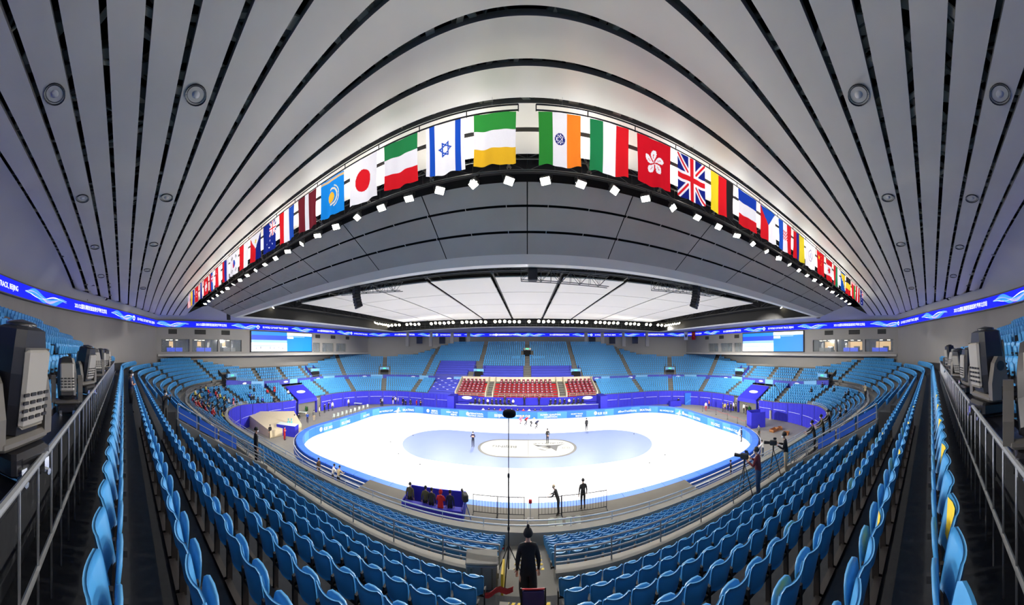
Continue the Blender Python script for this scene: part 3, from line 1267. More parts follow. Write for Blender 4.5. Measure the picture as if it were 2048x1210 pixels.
# recessed ceiling downlights
a = MB()
a.lathe([(.36, -.03), (.36, .02), (.3, .02), (.29, -.0), (.27, .1), (.25, .22), (0, .22)], 24, caps=False)
b = MB()
b.lathe([(0, -.04), (.08, -.03), (.13, .01), (.15, .06), (.14, .16), (.1, .21), (0, .21)], 20)
c = MB()
c.lathe([(.23, .04), (.22, .1), (.2, .1), (.21, .04)], 20, caps=False)
DL = (a.mesh('trim_ring', ['flood_body'], True), b.mesh('bulb', ['lamp_white'], True), c.mesh('reflector', ['flood_body'], True))
spots = [(s * x, y) for s in (-1, 1) for y in (-2.28, 2.4) for x in (8.3, 14.2, 20.3, 26.0, 31.5)]
for k, (x, y) in enumerate(spots):
    i = [8.3, 14.2, 20.3, 26.0, 31.5].index(abs(x))
    t = thing('ceiling_downlight', 'round recessed ceiling downlight, %s out, %s row %s the camera' % (nth(i + 1), 'left' if x < 0 else 'right', 'behind' if y < 0 else 'ahead of'), 'downlight',
              (x, y, zc_(x, y) - .02), 0, 'recessed downlights in the ceiling strips')
    sl = math.atan((zc_(x + .3, y) - zc_(x - .3, y)) / .6)
    t.rotation_euler = (0, -sl, 0)
    put('trim_ring', DL[0], t)
    put('bulb', DL[1], t)
    put('reflector', DL[2], t)

# ================================================================== light ribbon and screens
RL = Loop(smooth_loop([p - Vector((0, 0, 0)) for p in WL_FULL.p], 1.0, 1))
rib = thing('light_ribbon', 'long blue LED ribbon with white lettering running round the hall', 'LED ribbon')


def rib_pt(s_, z, off=.3):
    p, t = RL.at(s_)
    n_ = Vector((-t.y, t.x, 0))
    q = p + n_ * off
    return Vector((q.x, q.y, z))


RZ0, RZ1 = 15.72, 16.72
m = MB()
nn = int(RL.len)
for zz0, zz1, mi in ((RZ0, RZ1, 0), (RZ1, RZ1 + .08, 1), (RZ0 - .08, RZ0, 1)):
    m.strip([rib_pt(RL.len * i / nn, zz1, .3 + .03 * mi) for i in range(nn)], [rib_pt(RL.len * i / nn, zz0, .3 + .03 * mi) for i in range(nn)], mi, closed=True)
m.strip([rib_pt(RL.len * i / nn, RZ1 + .08, -.2) for i in range(nn)], [rib_pt(RL.len * i / nn, RZ1 + .08, .33) for i in range(nn)], 1, closed=True)
m.strip([rib_pt(RL.len * i / nn, RZ0 - .08, .33) for i in range(nn)], [rib_pt(RL.len * i / nn, RZ0 - .08, -.2) for i in range(nn)], 1, closed=True)
m.build('display_band', ['led_blue', 'panel_side'], rib)
s_ref = RL.near(-9.2, 80.7)


def rib_text(body, s0, size, wid):
    v, f, wd = text_verts(body, size, .01)
    k = wid / wd
    m = MB()
    m.add([rib_pt(s0 - x * k, RZ0 + .33 + y, .315) for x, y in v], f)
    m.build('lettering', 'led_white', rib)


def rib_poly(cols, mt, nm):
    m = MB()
    m.strip([rib_pt(s_, z1, .312) for s_, z0, z1 in cols], [rib_pt(s_, z0, .312) for s_, z0, z1 in cols])
    m.build(nm, mt, rib)


PER = 30.0
for k in range(int(RL.len / PER) + 1):
    s0 = s_ref - k * PER
    m = MB()
    m.strip([rib_pt(s0 + .55 + .33 * math.cos(a * PI / 8), RZ0 + .5 + .33 * math.sin(a * PI / 8), .315) for a in range(16)],
            [rib_pt(s0 + .55 + .2 * math.cos(a * PI / 8), RZ0 + .5 + .2 * math.sin(a * PI / 8), .315) for a in range(16)], closed=True)
    m.build('round_emblem', 'led_white', rib)
    rib_text('ISU WORLD CUP SHORT TRACK, BEIJING', s0 - .6, .5, 6.6)
    rib_text('2021/22国际滑联短道速滑世界杯北京站', s0 - 16.2, .5, 6.2)
    for base in (8.2, 23.4):
        s1 = s0 - base
        for (ph, am, mt, w0) in ((0, .3, 'led_sky', .34), (1.2, .26, 'led_sky', .22), (.55, .3, 'led_pink', .13), (2.2, .22, 'led_white', .05)):
            cols = []
            for i in range(25):
                u = i / 24
                c = RZ0 + .5 + am * math.sin(ph + u * 7.5) * (.4 + .6 * math.sin(PI * u))
                h = w0 * (math.sin(PI * u) ** .7) * (.6 + .4 * math.sin(ph * 3 + u * 11)) + .004
                cols.append((s1 - u * 6.6, max(RZ0 + .02, c - h), min(RZ1 - .02, c + h)))
            rib_poly(cols, mt, 'wave_graphic')

for sx, wd_ in ((-1, 'left'), (1, 'right')):
    sc = thing('video_screen', 'large video screen on the %s end wall, picture and blue results page' % wd_, 'screen', (sx * (BX - .02), CY - 2.3, 11.75))
    W, Hh = 16.4, 3.68
    X = -sx * .28

    def pn(nm, y0, y1, z0, z1, mt, dx=0.0, parent=None):
        m = MB()
        m.quad((X - sx * dx, y0 * W - W / 2, z0 * Hh), (X - sx * dx, y1 * W - W / 2, z0 * Hh), (X - sx * dx, y1 * W - W / 2, z1 * Hh), (X - sx * dx, y0 * W - W / 2, z1 * Hh))
        return m.build(nm, mt, parent or sc)
    m = MB()
    m.box((-sx * .12, 0, Hh / 2), (.28, W + .3, Hh + .3))
    m.build('screen_housing', 'truss_black', sc)
    # seen from the ice the left half of the picture: on the left wall +y runs to the right, on the right wall to the left
    f = (lambda a, b: (a, b)) if sx < 0 else (lambda a, b: (1 - b, 1 - a))
    v = pn('video_picture', *f(0, .55), 0, 1, 'screen_white', .005)
    pn('picture_stands', *f(0, .55), .58, .82, 'screen_deep', .01, v)
    pn('picture_top', *f(0, .55), .82, 1, 'screen_blue', .01, v)
    pn('picture_boards', *f(0, .55), .44, .58, 'screen_mid', .01, v)
    for k in range(7):
        u = .05 + .07 * k + R.uniform(-.01, .01)
        pn('picture_figure', *f(u, u + .012), .1 + .03 * (k % 3), .2 + .05 * (k % 2), 'screen_shadow', .015, v)
    pn('picture_track', *f(.02, .5), .26, .3, 'screen_mid', .012, v)
    r_ = pn('results_page', *f(.55, 1.0), 0, 1, 'screen_blue', .005)
    pn('results_header', *f(.55, 1.0), .84, 1, 'screen_white', .01, r_)
    pn('results_title', *f(.555, .66), .68, .8, 'screen_white', .01, r_)
    pn('results_line', *f(.67, .86), .77, .8, 'screen_mid', .01, r_)

# ================================================================== flags
def C(*c):
    return lin(c)


RED, WHT, BLU, GRN, YEL, BLK, NAVY = C(208, 26, 36), C(236, 234, 240), C(24, 74, 178), C(44, 130, 60), C(236, 200, 40), C(34, 32, 34), C(18, 32, 120)


def hb(*cs):
    return lambda u, v: cs[min(len(cs) - 1, int((1 - v) * len(cs)))]


def vb(*cs):
    return lambda u, v: cs[min(len(cs) - 1, int(u * len(cs)))]


def disc(u, v, cx, cy, r, asp=1.08):
    return (u - cx) ** 2 + ((v - cy) * asp) ** 2 < r * r


def star(u, v, cx, cy, r, n=5, rot=PI / 2, inner=.4):
    dx, dy = u - cx, (v - cy) * 1.08
    d = math.hypot(dx, dy)
    if d > r:
        return False
    a = (math.atan2(dy, dx) - rot) % (2 * PI / n)
    a = min(a, 2 * PI / n - a)
    # edge of a star between tip (r,0) and notch
    nx, ny = r * inner * math.cos(PI / n), r * inner * math.sin(PI / n)
    px, py = d * math.cos(a), d * math.sin(a)
    return (nx - r) * (py - 0) - (ny - 0) * (px - r) >= 0


def jack(u, v):
    """union jack turned a quarter"""
    x, y = u * 2 - 1, v * 2 - 1
    if abs(x) < .13 or abs(y) < .13:
        return RED
    if abs(x) < .24 or abs(y) < .24:
        return WHT
    d1, d2 = abs(x - y) / 1.414, abs(x + y) / 1.414
    if min(d1, d2) < .05:
        return RED
    if min(d1, d2) < .15:
        return WHT
    return NAVY


def f_japan(u, v):
    return RED if disc(u, v, .5, .5, .27) else WHT


def f_israel(u, v):
    if .1 < u < .24 or .76 < u < .9:
        return BLU
    dx, dy = (u - .5), (v - .5) * 1.08

    def tri(rot, r):
        return max(dx * math.cos(rot + k * 2 * PI / 3) + dy * math.sin(rot + k * 2 * PI / 3) for k in range(3)) < r
    for rot in (0, PI):
        if tri(rot, .095) and not tri(rot, .065):
            return BLU
    return WHT


def f_india(u, v):
    if u < 1 / 3:
        return C(44, 130, 50)
    if u > 2 / 3:
        return C(240, 130, 40)
    d = math.hypot(u - .5, (v - .5) * 1.08)
    if d < .12 and (d > .095 or d < .025 or int(math.degrees(math.atan2(v - .5, u - .5)) / 7.5) % 2 == 0 and d < .1):
        return C(30, 40, 120)
    return WHT


def f_hk(u, v):
    dx, dy = u - .5, (v - .52) * 1.08
    d = math.hypot(dx, dy)
    if d < .3:
        for k in range(5):
            a = math.atan2(dy, dx) - (PI / 2 + .3 + k * 2 * PI / 5) + 1.2 * d
            a = (a + PI) % (2 * PI) - PI
            if abs(a) < .5 * math.sin(min(1, d / .29) * PI) ** .7 * .95 and d < .285:
                if abs(a) < .05 and .1 < d < .2:
                    return RED
                return WHT
    return C(200, 16, 34)


def f_kaz(u, v):
    if v > .9 and v < .97:
        return C(214, 180, 130)
    if disc(u, v, .47, .48, .15):
        return C(244, 178, 50)
    d = math.hypot(u - .5, (v - .5) * 1.08)
    if .2 < d < .25 and u > .42 or .29 < d < .32 and u > .6:
        return C(220, 214, 190)
    return C(22, 130, 214)


def f_korea(u, v):
    d = math.hypot(u - .5, (v - .5) * 1.08)
    if d < .2:
        return RED if (u - .5) + .06 * math.sin((v - .5) * 16) < 0 else BLU
    for sx in (-1, 1):
        for sy in (-1, 1):
            x, y = (u - .5 - sx * .27), (v - .5 - sy * .3)
            p, q = (x * .7 - y * sx * sy * .7), (x * .7 * sx * sy + y * .7)
            if abs(p) < .09 and abs(q) < .075 and int((q + .075) / .025) % 2 == 0:
                return BLK
    return WHT


def f_phil(u, v):
    if v > .5 + abs(u - .5) * 0 and (v - .42) / .58 > abs(u - .5) * 2 * .95:
        return YEL if star(u, v, .5, .74, .14, 8) else WHT
    return RED if u < .5 else NAVY


def f_nz(u, v):
    if u > .5 and v > .5:
        return jack((u - .5) * 2, (v - .5) * 2)
    for (x, y) in ((.3, .3), (.72, .22), (.5, .14), (.55, .38)):
        if star(u, v, x, y, .05):
            return WHT
    return C(18, 36, 130)


def f_czech(u, v):
    if v > .45 + abs(u - .5) * 1.1 + 0 and (1 - v) < .5 - abs(u - .5) * 1.0:
        return BLU
    return RED if u < .5 else WHT


def f_croatia(u, v):
    if abs(u - .5) < .17 and .42 < v < .72:
        return RED if (int((u - .33) * 18) + int(v * 18)) % 2 == 0 else WHT
    return vb(BLU, WHT, RED)(u, v)


def f_plum(u, v):
    dx, dy = u - .5, (v - .52) * 1.08
    d, a = math.hypot(dx, dy), math.atan2(dy, dx)
    r = .23 + .035 * abs(math.cos(2.5 * (a - PI / 2)))
    if r - .03 < d < r or .08 < d < .1 or d < .03:
        return C(110, 90, 140) if d > .2 else BLU
    return WHT


def f_china(u, v):
    if star(u, v, .3, .76, .15):
        return YEL
    for (x, y) in ((.55, .86), (.64, .72), (.62, .56), (.5, .46)):
        if star(u, v, x, y, .05):
            return YEL
    return C(206, 20, 30)


def f_canada(u, v):
    if .25 < v < .75:
        d = math.hypot(u - .5, (v - .5) * 1.08)
        a = math.atan2(v - .5, u - .5)
        if d < .12 + .07 * abs(math.cos(3.5 * (a + .4))) ** 2:
            return RED
        return WHT
    return RED


def f_bosnia(u, v):
    e = (1 - v) - u * .9
    if .02 < e < .1 and int(u * 16) % 2 == 0:
        return WHT
    if e < .02 and v < .93 and u > .1:
        return YEL
    return C(24, 80, 170)


def f_swiss(u, v):
    x, y = abs(u - .5), abs(v - .5)
    return WHT if (x < .09 and y < .27) or (y < .09 and x < .27) else RED


def f_turk(u, v):
    if disc(u, v, .5, .55, .2) and not disc(u, v, .5, .5, .16):
        return WHT
    return WHT if star(u, v, .5, .38, .08) else RED


def f_sing(u, v):
    if u > .5:
        return WHT
    if disc(u, v, .25, .8, .12) and not disc(u, v, .28, .8, .1):
        return WHT
    return RED


def f_slov(u, v):
    if disc(u, v, .6, .66, .2):
        return WHT if abs(u - .6) < .03 or abs(v - .68) < .03 else RED
    return vb(RED, BLU, WHT)(u, v)


def f_belarus(u, v):
    if v > .87:
        return WHT if int(u * 12) % 2 else RED
    return RED if u < .6 else GRN


def f_aus(u, v):
    if u > .5 and v > .5:
        return jack((u - .5) * 2, (v - .5) * 2)
    for (x, y, r) in ((.25, .75, .09), (.3, .3, .06), (.7, .3, .06), (.5, .14, .06), (.5, .42, .05)):
        if star(u, v, x, y, r, 7):
            return WHT
    return C(16, 28, 116)


def f_usa(u, v):
    if u < .5 and v > .5:
        return WHT if (int(u * 16) + int(v * 16)) % 2 == 0 else NAVY
    return RED if int(u * 9) % 2 == 0 else WHT


def f_thai(u, v):
    return RED if u < .17 or u > .83 else WHT if u < .33 or u > .67 else NAVY


LEFT = [('green, white and golden horizontal bands', hb(C(48, 140, 58), WHT, C(228, 178, 40))), ('white with blue side stripes and a blue six-pointed star', f_israel),
        ('green, white and red horizontal bands', hb(C(36, 124, 70), WHT, RED)), ('white with one large red disc', f_japan), ('sky blue with a golden sun', f_kaz),
        ('maroon with a narrow white middle stripe', lambda u, v: WHT if .4 < u < .6 else C(110, 32, 42)), ('red, white and blue upright bands', vb(RED, WHT, C(30, 80, 180))),
        ('dark blue with a small jack and four stars', f_nz), ('white, red and blue wedges with a yellow sun', f_phil), ('red and white upright halves', vb(RED, WHT)),
        ('white with a red and blue roundel', f_korea), ('red, blue and white upright bands', vb(RED, C(30, 50, 150), WHT)), ('red and white halves with a crescent', f_sing),
        ('red, blue and white bands with a shield', f_slov), ('red with a white cross', f_swiss), ('red, white and blue upright stripes', f_thai),
        ('red with a white crescent', f_turk), ('yellow and blue upright halves', vb(C(238, 196, 50), C(30, 60, 170))), ('red and white stripes with a blue canton', f_usa)]
RIGHT = [('green, white and orange bands with a blue wheel', f_india), ('green, white and red upright bands', vb(C(30, 118, 70), WHT, RED)), ('crimson with a white five-petal flower', f_hk),
         ('union jack in red, white and blue', jack), ('yellow, red and black upright bands', vb(C(226, 200, 40), RED, BLK)), ('blue, white and red horizontal bands', hb(C(24, 60, 170), WHT, RED)),
         ('blue wedge over red and white halves', f_czech), ('blue, white and red bands with a chequered shield', f_croatia),
         ('red, blue and yellow upright bands', lambda u, v: RED if u < .25 else C(34, 40, 130) if u < .5 else C(236, 212, 50)), ('white with a thin five-petal outline', f_plum),
         ('red with five yellow stars', f_china), ('red and white with a red leaf', f_canada), ('red, green and white upright bands', vb(RED, C(30, 120, 80), WHT)),
         ('blue with a yellow triangle and white stars', f_bosnia), ('black, yellow and red horizontal bands', hb(BLK, C(250, 214, 60), RED)), ('red and green with a patterned edge', f_belarus),
         ('red, white and red upright bands', vb(RED, WHT, RED)), ('dark blue with a jack and large star', f_aus)]
attr_mat('flag_cloth', .8)


def make_flag(desc, fn, X, k, sgn):
    n = 64 if k < 6 else 44 if k < 11 else 28
    Wf, Hf = 1.45, 1.56
    ztop = 19.12 - .75 * (X / 38.7) ** 2
    rr = random.Random(k * 17 + (sgn > 0))
    ph, am = rr.uniform(0, 6), rr.uniform(.02, .045)
    skew = rr.uniform(-.03, .03)
    v, f, cols = [], [], []
    for j in range(n + 1):
        for i in range(n + 1):
            u, w_ = i / n, j / n
            d = 1 - w_
            y = am * (.25 + d) * (math.sin(ph + u * 9 + d * 1.5) + .5 * math.sin(ph * 2 + u * 17)) + .04 * d * d * math.sin(ph)
            x = (u - .5) * Wf * (1 - .05 * d * math.sin(PI * w_ * .6)) + skew * d
            v.append((x, y, -Hf * d - .035 * d * math.sin(u * PI) * rr.choice((1, 1))))
    for j in range(n):
        for i in range(n):
            f.append((j * (n + 1) + i, j * (n + 1) + i + 1, (j + 1) * (n + 1) + i + 1, (j + 1) * (n + 1) + i))
            cols.append(fn((i + .5) / n, (j + .5) / n))
    me = bpy.data.meshes.new('flag')
    me.from_pydata(v, [], f)
    at_ = me.color_attributes.new('dye', 'FLOAT_COLOR', 'CORNER')
    buf = []
    for c in cols:
        buf += list(c) * 4
    at_.data.foreach_set('color', buf)
    me.materials.append(MT['flag_cloth'])
    me.polygons.foreach_set('use_smooth', [True] * len(f))
    o = put('hanging_flag', me, None, (X, 8.65, ztop))
    tag(o, 'hanging flag, ' + desc, 'flag', 'row of flags under the ceiling')
    return o


for sgn, L in ((-1, LEFT), (1, RIGHT)):
    for k, (d_, fn) in enumerate(L):
        make_flag(d_, fn, sgn * (1.1 + 1.78 * k), k, sgn)
for sgn in (-1, 1):
    t = thing('flag_rail', 'black double hanging rail that carries the flags %s of the gap' % ('left' if sgn < 0 else 'right'), 'rail', (0, 8.65, 0))
    zz = lambda x: 19.12 - .75 * (x / 38.7) ** 2
    xs = [sgn * (.3 + i * .89) for i in range(39)]
    for dz in (.03, .2):
        m = MB()
        m.path([(x, .0, zz(x) + dz) for x in xs], .022, 5)
        m.build('rail_tube', 'black_metal', t)
    for x in xs[::2]:
        m = MB()
        m.tube((x, 0, zz(x)), (x, 0, zz(x) + .2), .02, 5)
        m.build('rail_link', 'black_metal', t)
    for x in xs[1::6]:
        m = MB()
        m.tube((x, 0, zz(x) + .2), (x, 0, zz(x) + 1.2), .006, 4)
        m.build('hanging_wire', 'rail_steel', t)

# three small flags by the far right corner
for k, (px, fn, d_) in enumerate(((1372, lambda u, v: NAVY if disc(u, v, .5, .5, .22) else C(220, 224, 240), 'small white flag with a blue roundel'), (1387, f_china, 'small red flag'),
                                  (1404, lambda u, v: C(150, 160, 190) if disc(u, v, .5, .55, .2) and not disc(u, v, .5, .55, .12) else WHT, 'small white flag with grey rings'))):
    n = 16
    p = at_y(px, 664, 60.0)
    m = MB()
    v, f, cols = [], [], []
    for j in range(n + 1):
        for i in range(n + 1):
            v.append(((i / n - .5) * 1.05, .03 * math.sin(i * .7 + j * .2), -(1 - j / n) * 2.0))
    for j in range(n):
        for i in range(n):
            f.append((j * (n + 1) + i, j * (n + 1) + i + 1, (j + 1) * (n + 1) + i + 1, (j + 1) * (n + 1) + i))
            cols.append(fn((i + .5) / n, (j + .5) / n))
    me = bpy.data.meshes.new('flag')
    me.from_pydata(v, [], f)
    at_ = me.color_attributes.new('dye', 'FLOAT_COLOR', 'CORNER')
    buf = []
    for c in cols:
        buf += list(c) * 4
    at_.data.foreach_set('color', buf)
    me.materials.append(MT['flag_cloth'])
    o = put('victory_flag', me, None, p, -.55)
    tag(o, d_ + ' hanging in front of the far right corner', 'flag', 'three flags over the far corner')

# ================================================================== hanging speakers and trusses
def line_array(p, n, sz, rz, label):
    t = thing('line_array_speaker', label, 'speaker', p, rz, 'hanging line array speakers')
    x, y, z, a = 0.0, 0.0, 0.0, 0.0
    for k in range(n):
        M = Matrix.Translation((0, y, z)) @ Matrix.Rotation(a, 4, 'X')
        m = MB()
        m.bbox((0, 0, 0), (sz * 4.6, sz * 2.4, sz * .95), .03, M=M @ Matrix.Translation((0, 0, -sz * .5)))
        m.build('speaker_cabinet', 'speaker_black', t)
        z -= sz * math.cos(a)
        y += -sz * math.sin(a) * -1
        a += .06 if k > n * .35 else .015
    m = MB()
    m.box((0, 0, .06), (sz * 4.7, sz * 2.4, .1))
    for s in (-1, 1):
        m.tube((s * sz * .8, 0, .1), (s * sz * .6, 0, 2.2), .015, 4)
    m.build('flying_frame', 'truss_black', t)


p = at_y(712, 562, 16.0)
line_array(p, 10, .19, -.65, 'long black curved line array speaker hanging left over the ice edge')
p = at_y(1393, 562, 16.0)
line_array(p, 10, .19, .65, 'long black curved line array speaker hanging right over the ice edge')
p = at_y(457, 628, 15.2)
line_array(p, 6, .13, -1.1, 'short black line array speaker at the left end of the soffit')
p = at_y(1637, 624, 15.2)
line_array(p, 6, .13, 1.1, 'short black line array speaker at the right end of the soffit')
for (a, b, y, lab) in ((680, 803, 16.25, 'left'), (1042, 1216, 16.2, 'middle'), (1305, 1425, 16.25, 'right')):
    p, q = at_y(a, 582 if lab != 'middle' else 550, y), at_y(b, 572 if lab == 'left' else 564, y)
    if lab == 'right':
        p, q = at_y(a, 570, y), at_y(b, 584, y)
    t = thing('hanging_truss', 'grey lattice truss hanging below the panels, %s of three' % lab, 'truss', (0, 0, 0), 0, 'hanging lattice trusses')
    m = MB()
    truss(m, p, q, .62, .4, .028, .6)
    m.build('truss_frame', 'truss_grey', t)
    for u in (.15, .5, .85):
        c = p.lerp(q, u)
        m = MB()
        m.tube(c + Vector((0, 0, .3)), c + Vector((0, 0, 2.0)), .02, 4)
        m.build('hanging_chain', 'truss_grey', t)
    if lab == 'middle':
        c = p.lerp(q, .13) + Vector((0, -.22, 0))
        m = MB()
        m.bbox(c, (.6, .45, .7), .05)
        m.build('chain_hoist', 'speaker_black', t)
# ================================================================== seats
def seat_meshes():
    nu, nv = 10, 6

    def back(y_off):
        P = []
        for j in range(nv + 1):
            v = j / nv
            for i in range(nu + 1):
                u = -1 + 2 * i / nu
                wd = .222 + .033 * min(1, v * 1.6)
                top = .47 + .03 * u * u - .05 * max(0, abs(u) - .8) / .2 * (v ** 3)
                P.append(Vector((wd * u, .075 * u * u - .11 * v * v + y_off - .03 * math.sin(v * PI), .40 + v * top)))
        return P
    F, Bk = back(0.0), back(-.03)
    m = MB()
    n1 = nu + 1
    f1 = [(j * n1 + i + 1, j * n1 + i, (j + 1) * n1 + i, (j + 1) * n1 + i + 1) for j in range(nv) for i in range(nu)]
    m.add(F, f1)
    m.add(Bk, [tuple(reversed(f)) for f in f1])
    T = len(F)
    rim = [j * n1 for j in range(nv + 1)] + [nv * n1 + i for i in range(1, nu + 1)] + [j * n1 + nu for j in range(nv - 1, -1, -1)] + [i for i in range(nu - 1, 0, -1)]
    for a, b in zip(rim, rim[1:] + rim[:1]):
        m.f.append((a, b, T + b, T + a))
        m.m.append(0)
    backm = m.mesh('backrest', ['seat_blue'], True)
    # folded seat pan: shield shape standing in front of the backrest
    m = MB()
    prof = [(-.17, .34), (-.205, .46), (-.215, .57), (-.19, .665), (-.12, .71), (0, .72), (.12, .71), (.19, .665), (.215, .57), (.205, .46), (.17, .34), (0, .32)]
    fr = [Vector((x, .13 + .25 * (z - .5) * .35 - .5 * x * x, z)) for x, z in prof]
    bk = [Vector((x * .96, .085 + .25 * (z - .5) * .35 - .2 * x * x, z)) for x, z in prof]
    n = len(prof)
    c = Vector((0, .14, .52))
    cb = Vector((0, .09, .52))
    m.add(fr + bk + [c, cb], [(i, (i + 1) % n, 2 * n) for i in range(n)] + [(n + (i + 1) % n, n + i, 2 * n + 1) for i in range(n)] + [((i + 1) % n, i, n + i, n + (i + 1) % n) for i in range(n)])
    panm = m.mesh('seat_pan', ['seat_blue'], True)
    m = MB()
    for s in (-1, 1):
        m.box((s * .262, .02, .28), (.025, .09, .56))
        m.box((s * .262, .09, .44), (.025, .2, .06))
    m.box((0, .02, .4), (.5, .04, .04))
    m.box((0, -.02, .02), (.5, .1, .04))
    brm = m.mesh('bracket', ['seat_bracket'])
    m = MB()
    z = [(-.1, .14), (.1, .14), (.1, .5), (-.1, .5)]
    m.add([Vector((x + d_, .0 + .075 * ((x + d_) / .24) ** 2 - .11 * v * v + .012 - .03 * math.sin(v * PI), .40 + v * .47)) for v, d_ in ((.3, -.03), (.5, -.01), (.72, .02), (.96, .05)) for x in (-.17, -.06, .05, .16)],
          [(j * 4 + i + 1, j * 4 + i, (j + 1) * 4 + i, (j + 1) * 4 + i + 1) for j in range(3) for i in range(3)])
    stk = m.mesh('sticker', ['sticker'])
    m = MB()
    v, f, wd = text_verts('禁坐', .13)
    m.add([Vector((wd / 2 - x - .04, .0, .6 + y)) for x, y in v], f)
    lett = m.mesh('sticker_lettering', ['ink'])
    return backm, panm, brm, stk, lett


SM = seat_meshes()


def low_seat(mb_, M):
    """light version of the same seat for the thousands further off"""
    P = [(-.18, -.02, .4), (.18, -.02, .4), (.225, .0, .82), (.18, -.05, .88), (0, -.1, .84), (-.18, -.05, .88), (-.225, .0, .82)]
    fr = [M @ Vector((x, y + .03, z)) for x, y, z in P]
    bk = [M @ Vector((x, y - .02, z)) for x, y, z in P]
    n = 7
    mb_.add(fr + bk, [tuple(range(n - 1, -1, -1)), tuple(range(n, 2 * n))] + [(i, (i + 1) % n, n + (i + 1) % n, n + i) for i in range(n)])
    Q = [(-.19, .1, .36), (.19, .1, .36), (.21, .16, .74), (-.21, .16, .74)]
    fr = [M @ Vector((x, y + .05, z)) for x, y, z in Q]
    bk = [M @ Vector((x, y, z)) for x, y, z in Q]
    mb_.add(fr + bk, [(3, 2, 1, 0), (0, 1, 5, 4), (1, 2, 6, 5), (2, 3, 7, 6), (3, 0, 4, 7)])


CLIP = [Vector((p.x * .985, p.y + (.6 if p.y < CY else -.6), 0)) for p in NEARW] + [Vector((52.6, 10.5, 0)), Vector((52.6, 60.7, 0))] + \
       [Vector((p.x * .985, p.y - .6, 0)) for p in FARW] + [Vector((-52.6, 60.7, 0)), Vector((-52.6, 10.5, 0))]


def corner_pt(cx_, cy_, ang, r):
    return Vector((cx_ + r * math.cos(ang), cy_ + r * math.sin(ang), 0))


VOMS = []                               # (centre of opening at cross aisle, outward normal, z)
for sx in (-1, 1):
    for th in (30, 83):
        d = Vector((sx * math.sin(math.radians(th)), math.cos(math.radians(th)), 0))
        VOMS.append((Vector((sx * XS, 42.5, 0)) + d * (14 + 7.4), d))
    d = Vector((sx * math.cos(math.radians(20)), -math.sin(math.radians(20)), 0))
    VOMS.append((Vector((sx * XS, 28.7, 0)) + d * (14 + 7.2), d))
    VOMS.append((Vector((sx * 12.3, 56.5 + 7.4, 0)), Vector((0, 1, 0))))
VIPX = 16.4


def seat_ok(p, fam, n, far_side, near_side):
    x, y = p.x, p.y
    if not inside(CLIP, x, y):
        return False
    if fam == 'B' and n >= 6:
        for c, d in VOMS:
            q = p - c
            if abs(q.dot(d)) < 3.2 and abs(q.x * d.y - q.y * d.x) < 1.75:
                return False
    if near_side:
        if fam == 'B' and n >= 3 and XCUT[n] - .05 < abs(x) < XGAP + .4:
            return False
        if fam == 'B' and n >= 8:
            return False
        if fam in 'AB' and -1.0 < x < .75:
            return False
        if fam == 'U' and False:
            return False
    if far_side:
        if fam == 'A' and abs(x) < VIPX + .6:
            return False
        if fam == 'A' and -23.4 < x < -16:
            return False
        if fam == 'B' and n >= 5 and abs(x) < 12.0:
            return False
        if fam == 'B' and n >= 3 and -24.4 < x < -13:
            return False
        if fam == 'U' and n < 2 and abs(x) < 1.6:
            return False
    if abs(x) > 38 and fam == 'A' and abs(y - CY) < 2.9:        # tunnels through the end stands
        return False
    return True


SEATS = []                              # (pos, yaw, fam, n, zone, index in row)


def lay(p0, p1, sp=.54):
    L = (p1 - p0).length
    k = int(L / sp)
    for i in range(k):
        yield p0 + (p1 - p0) * ((i + .5) / k)


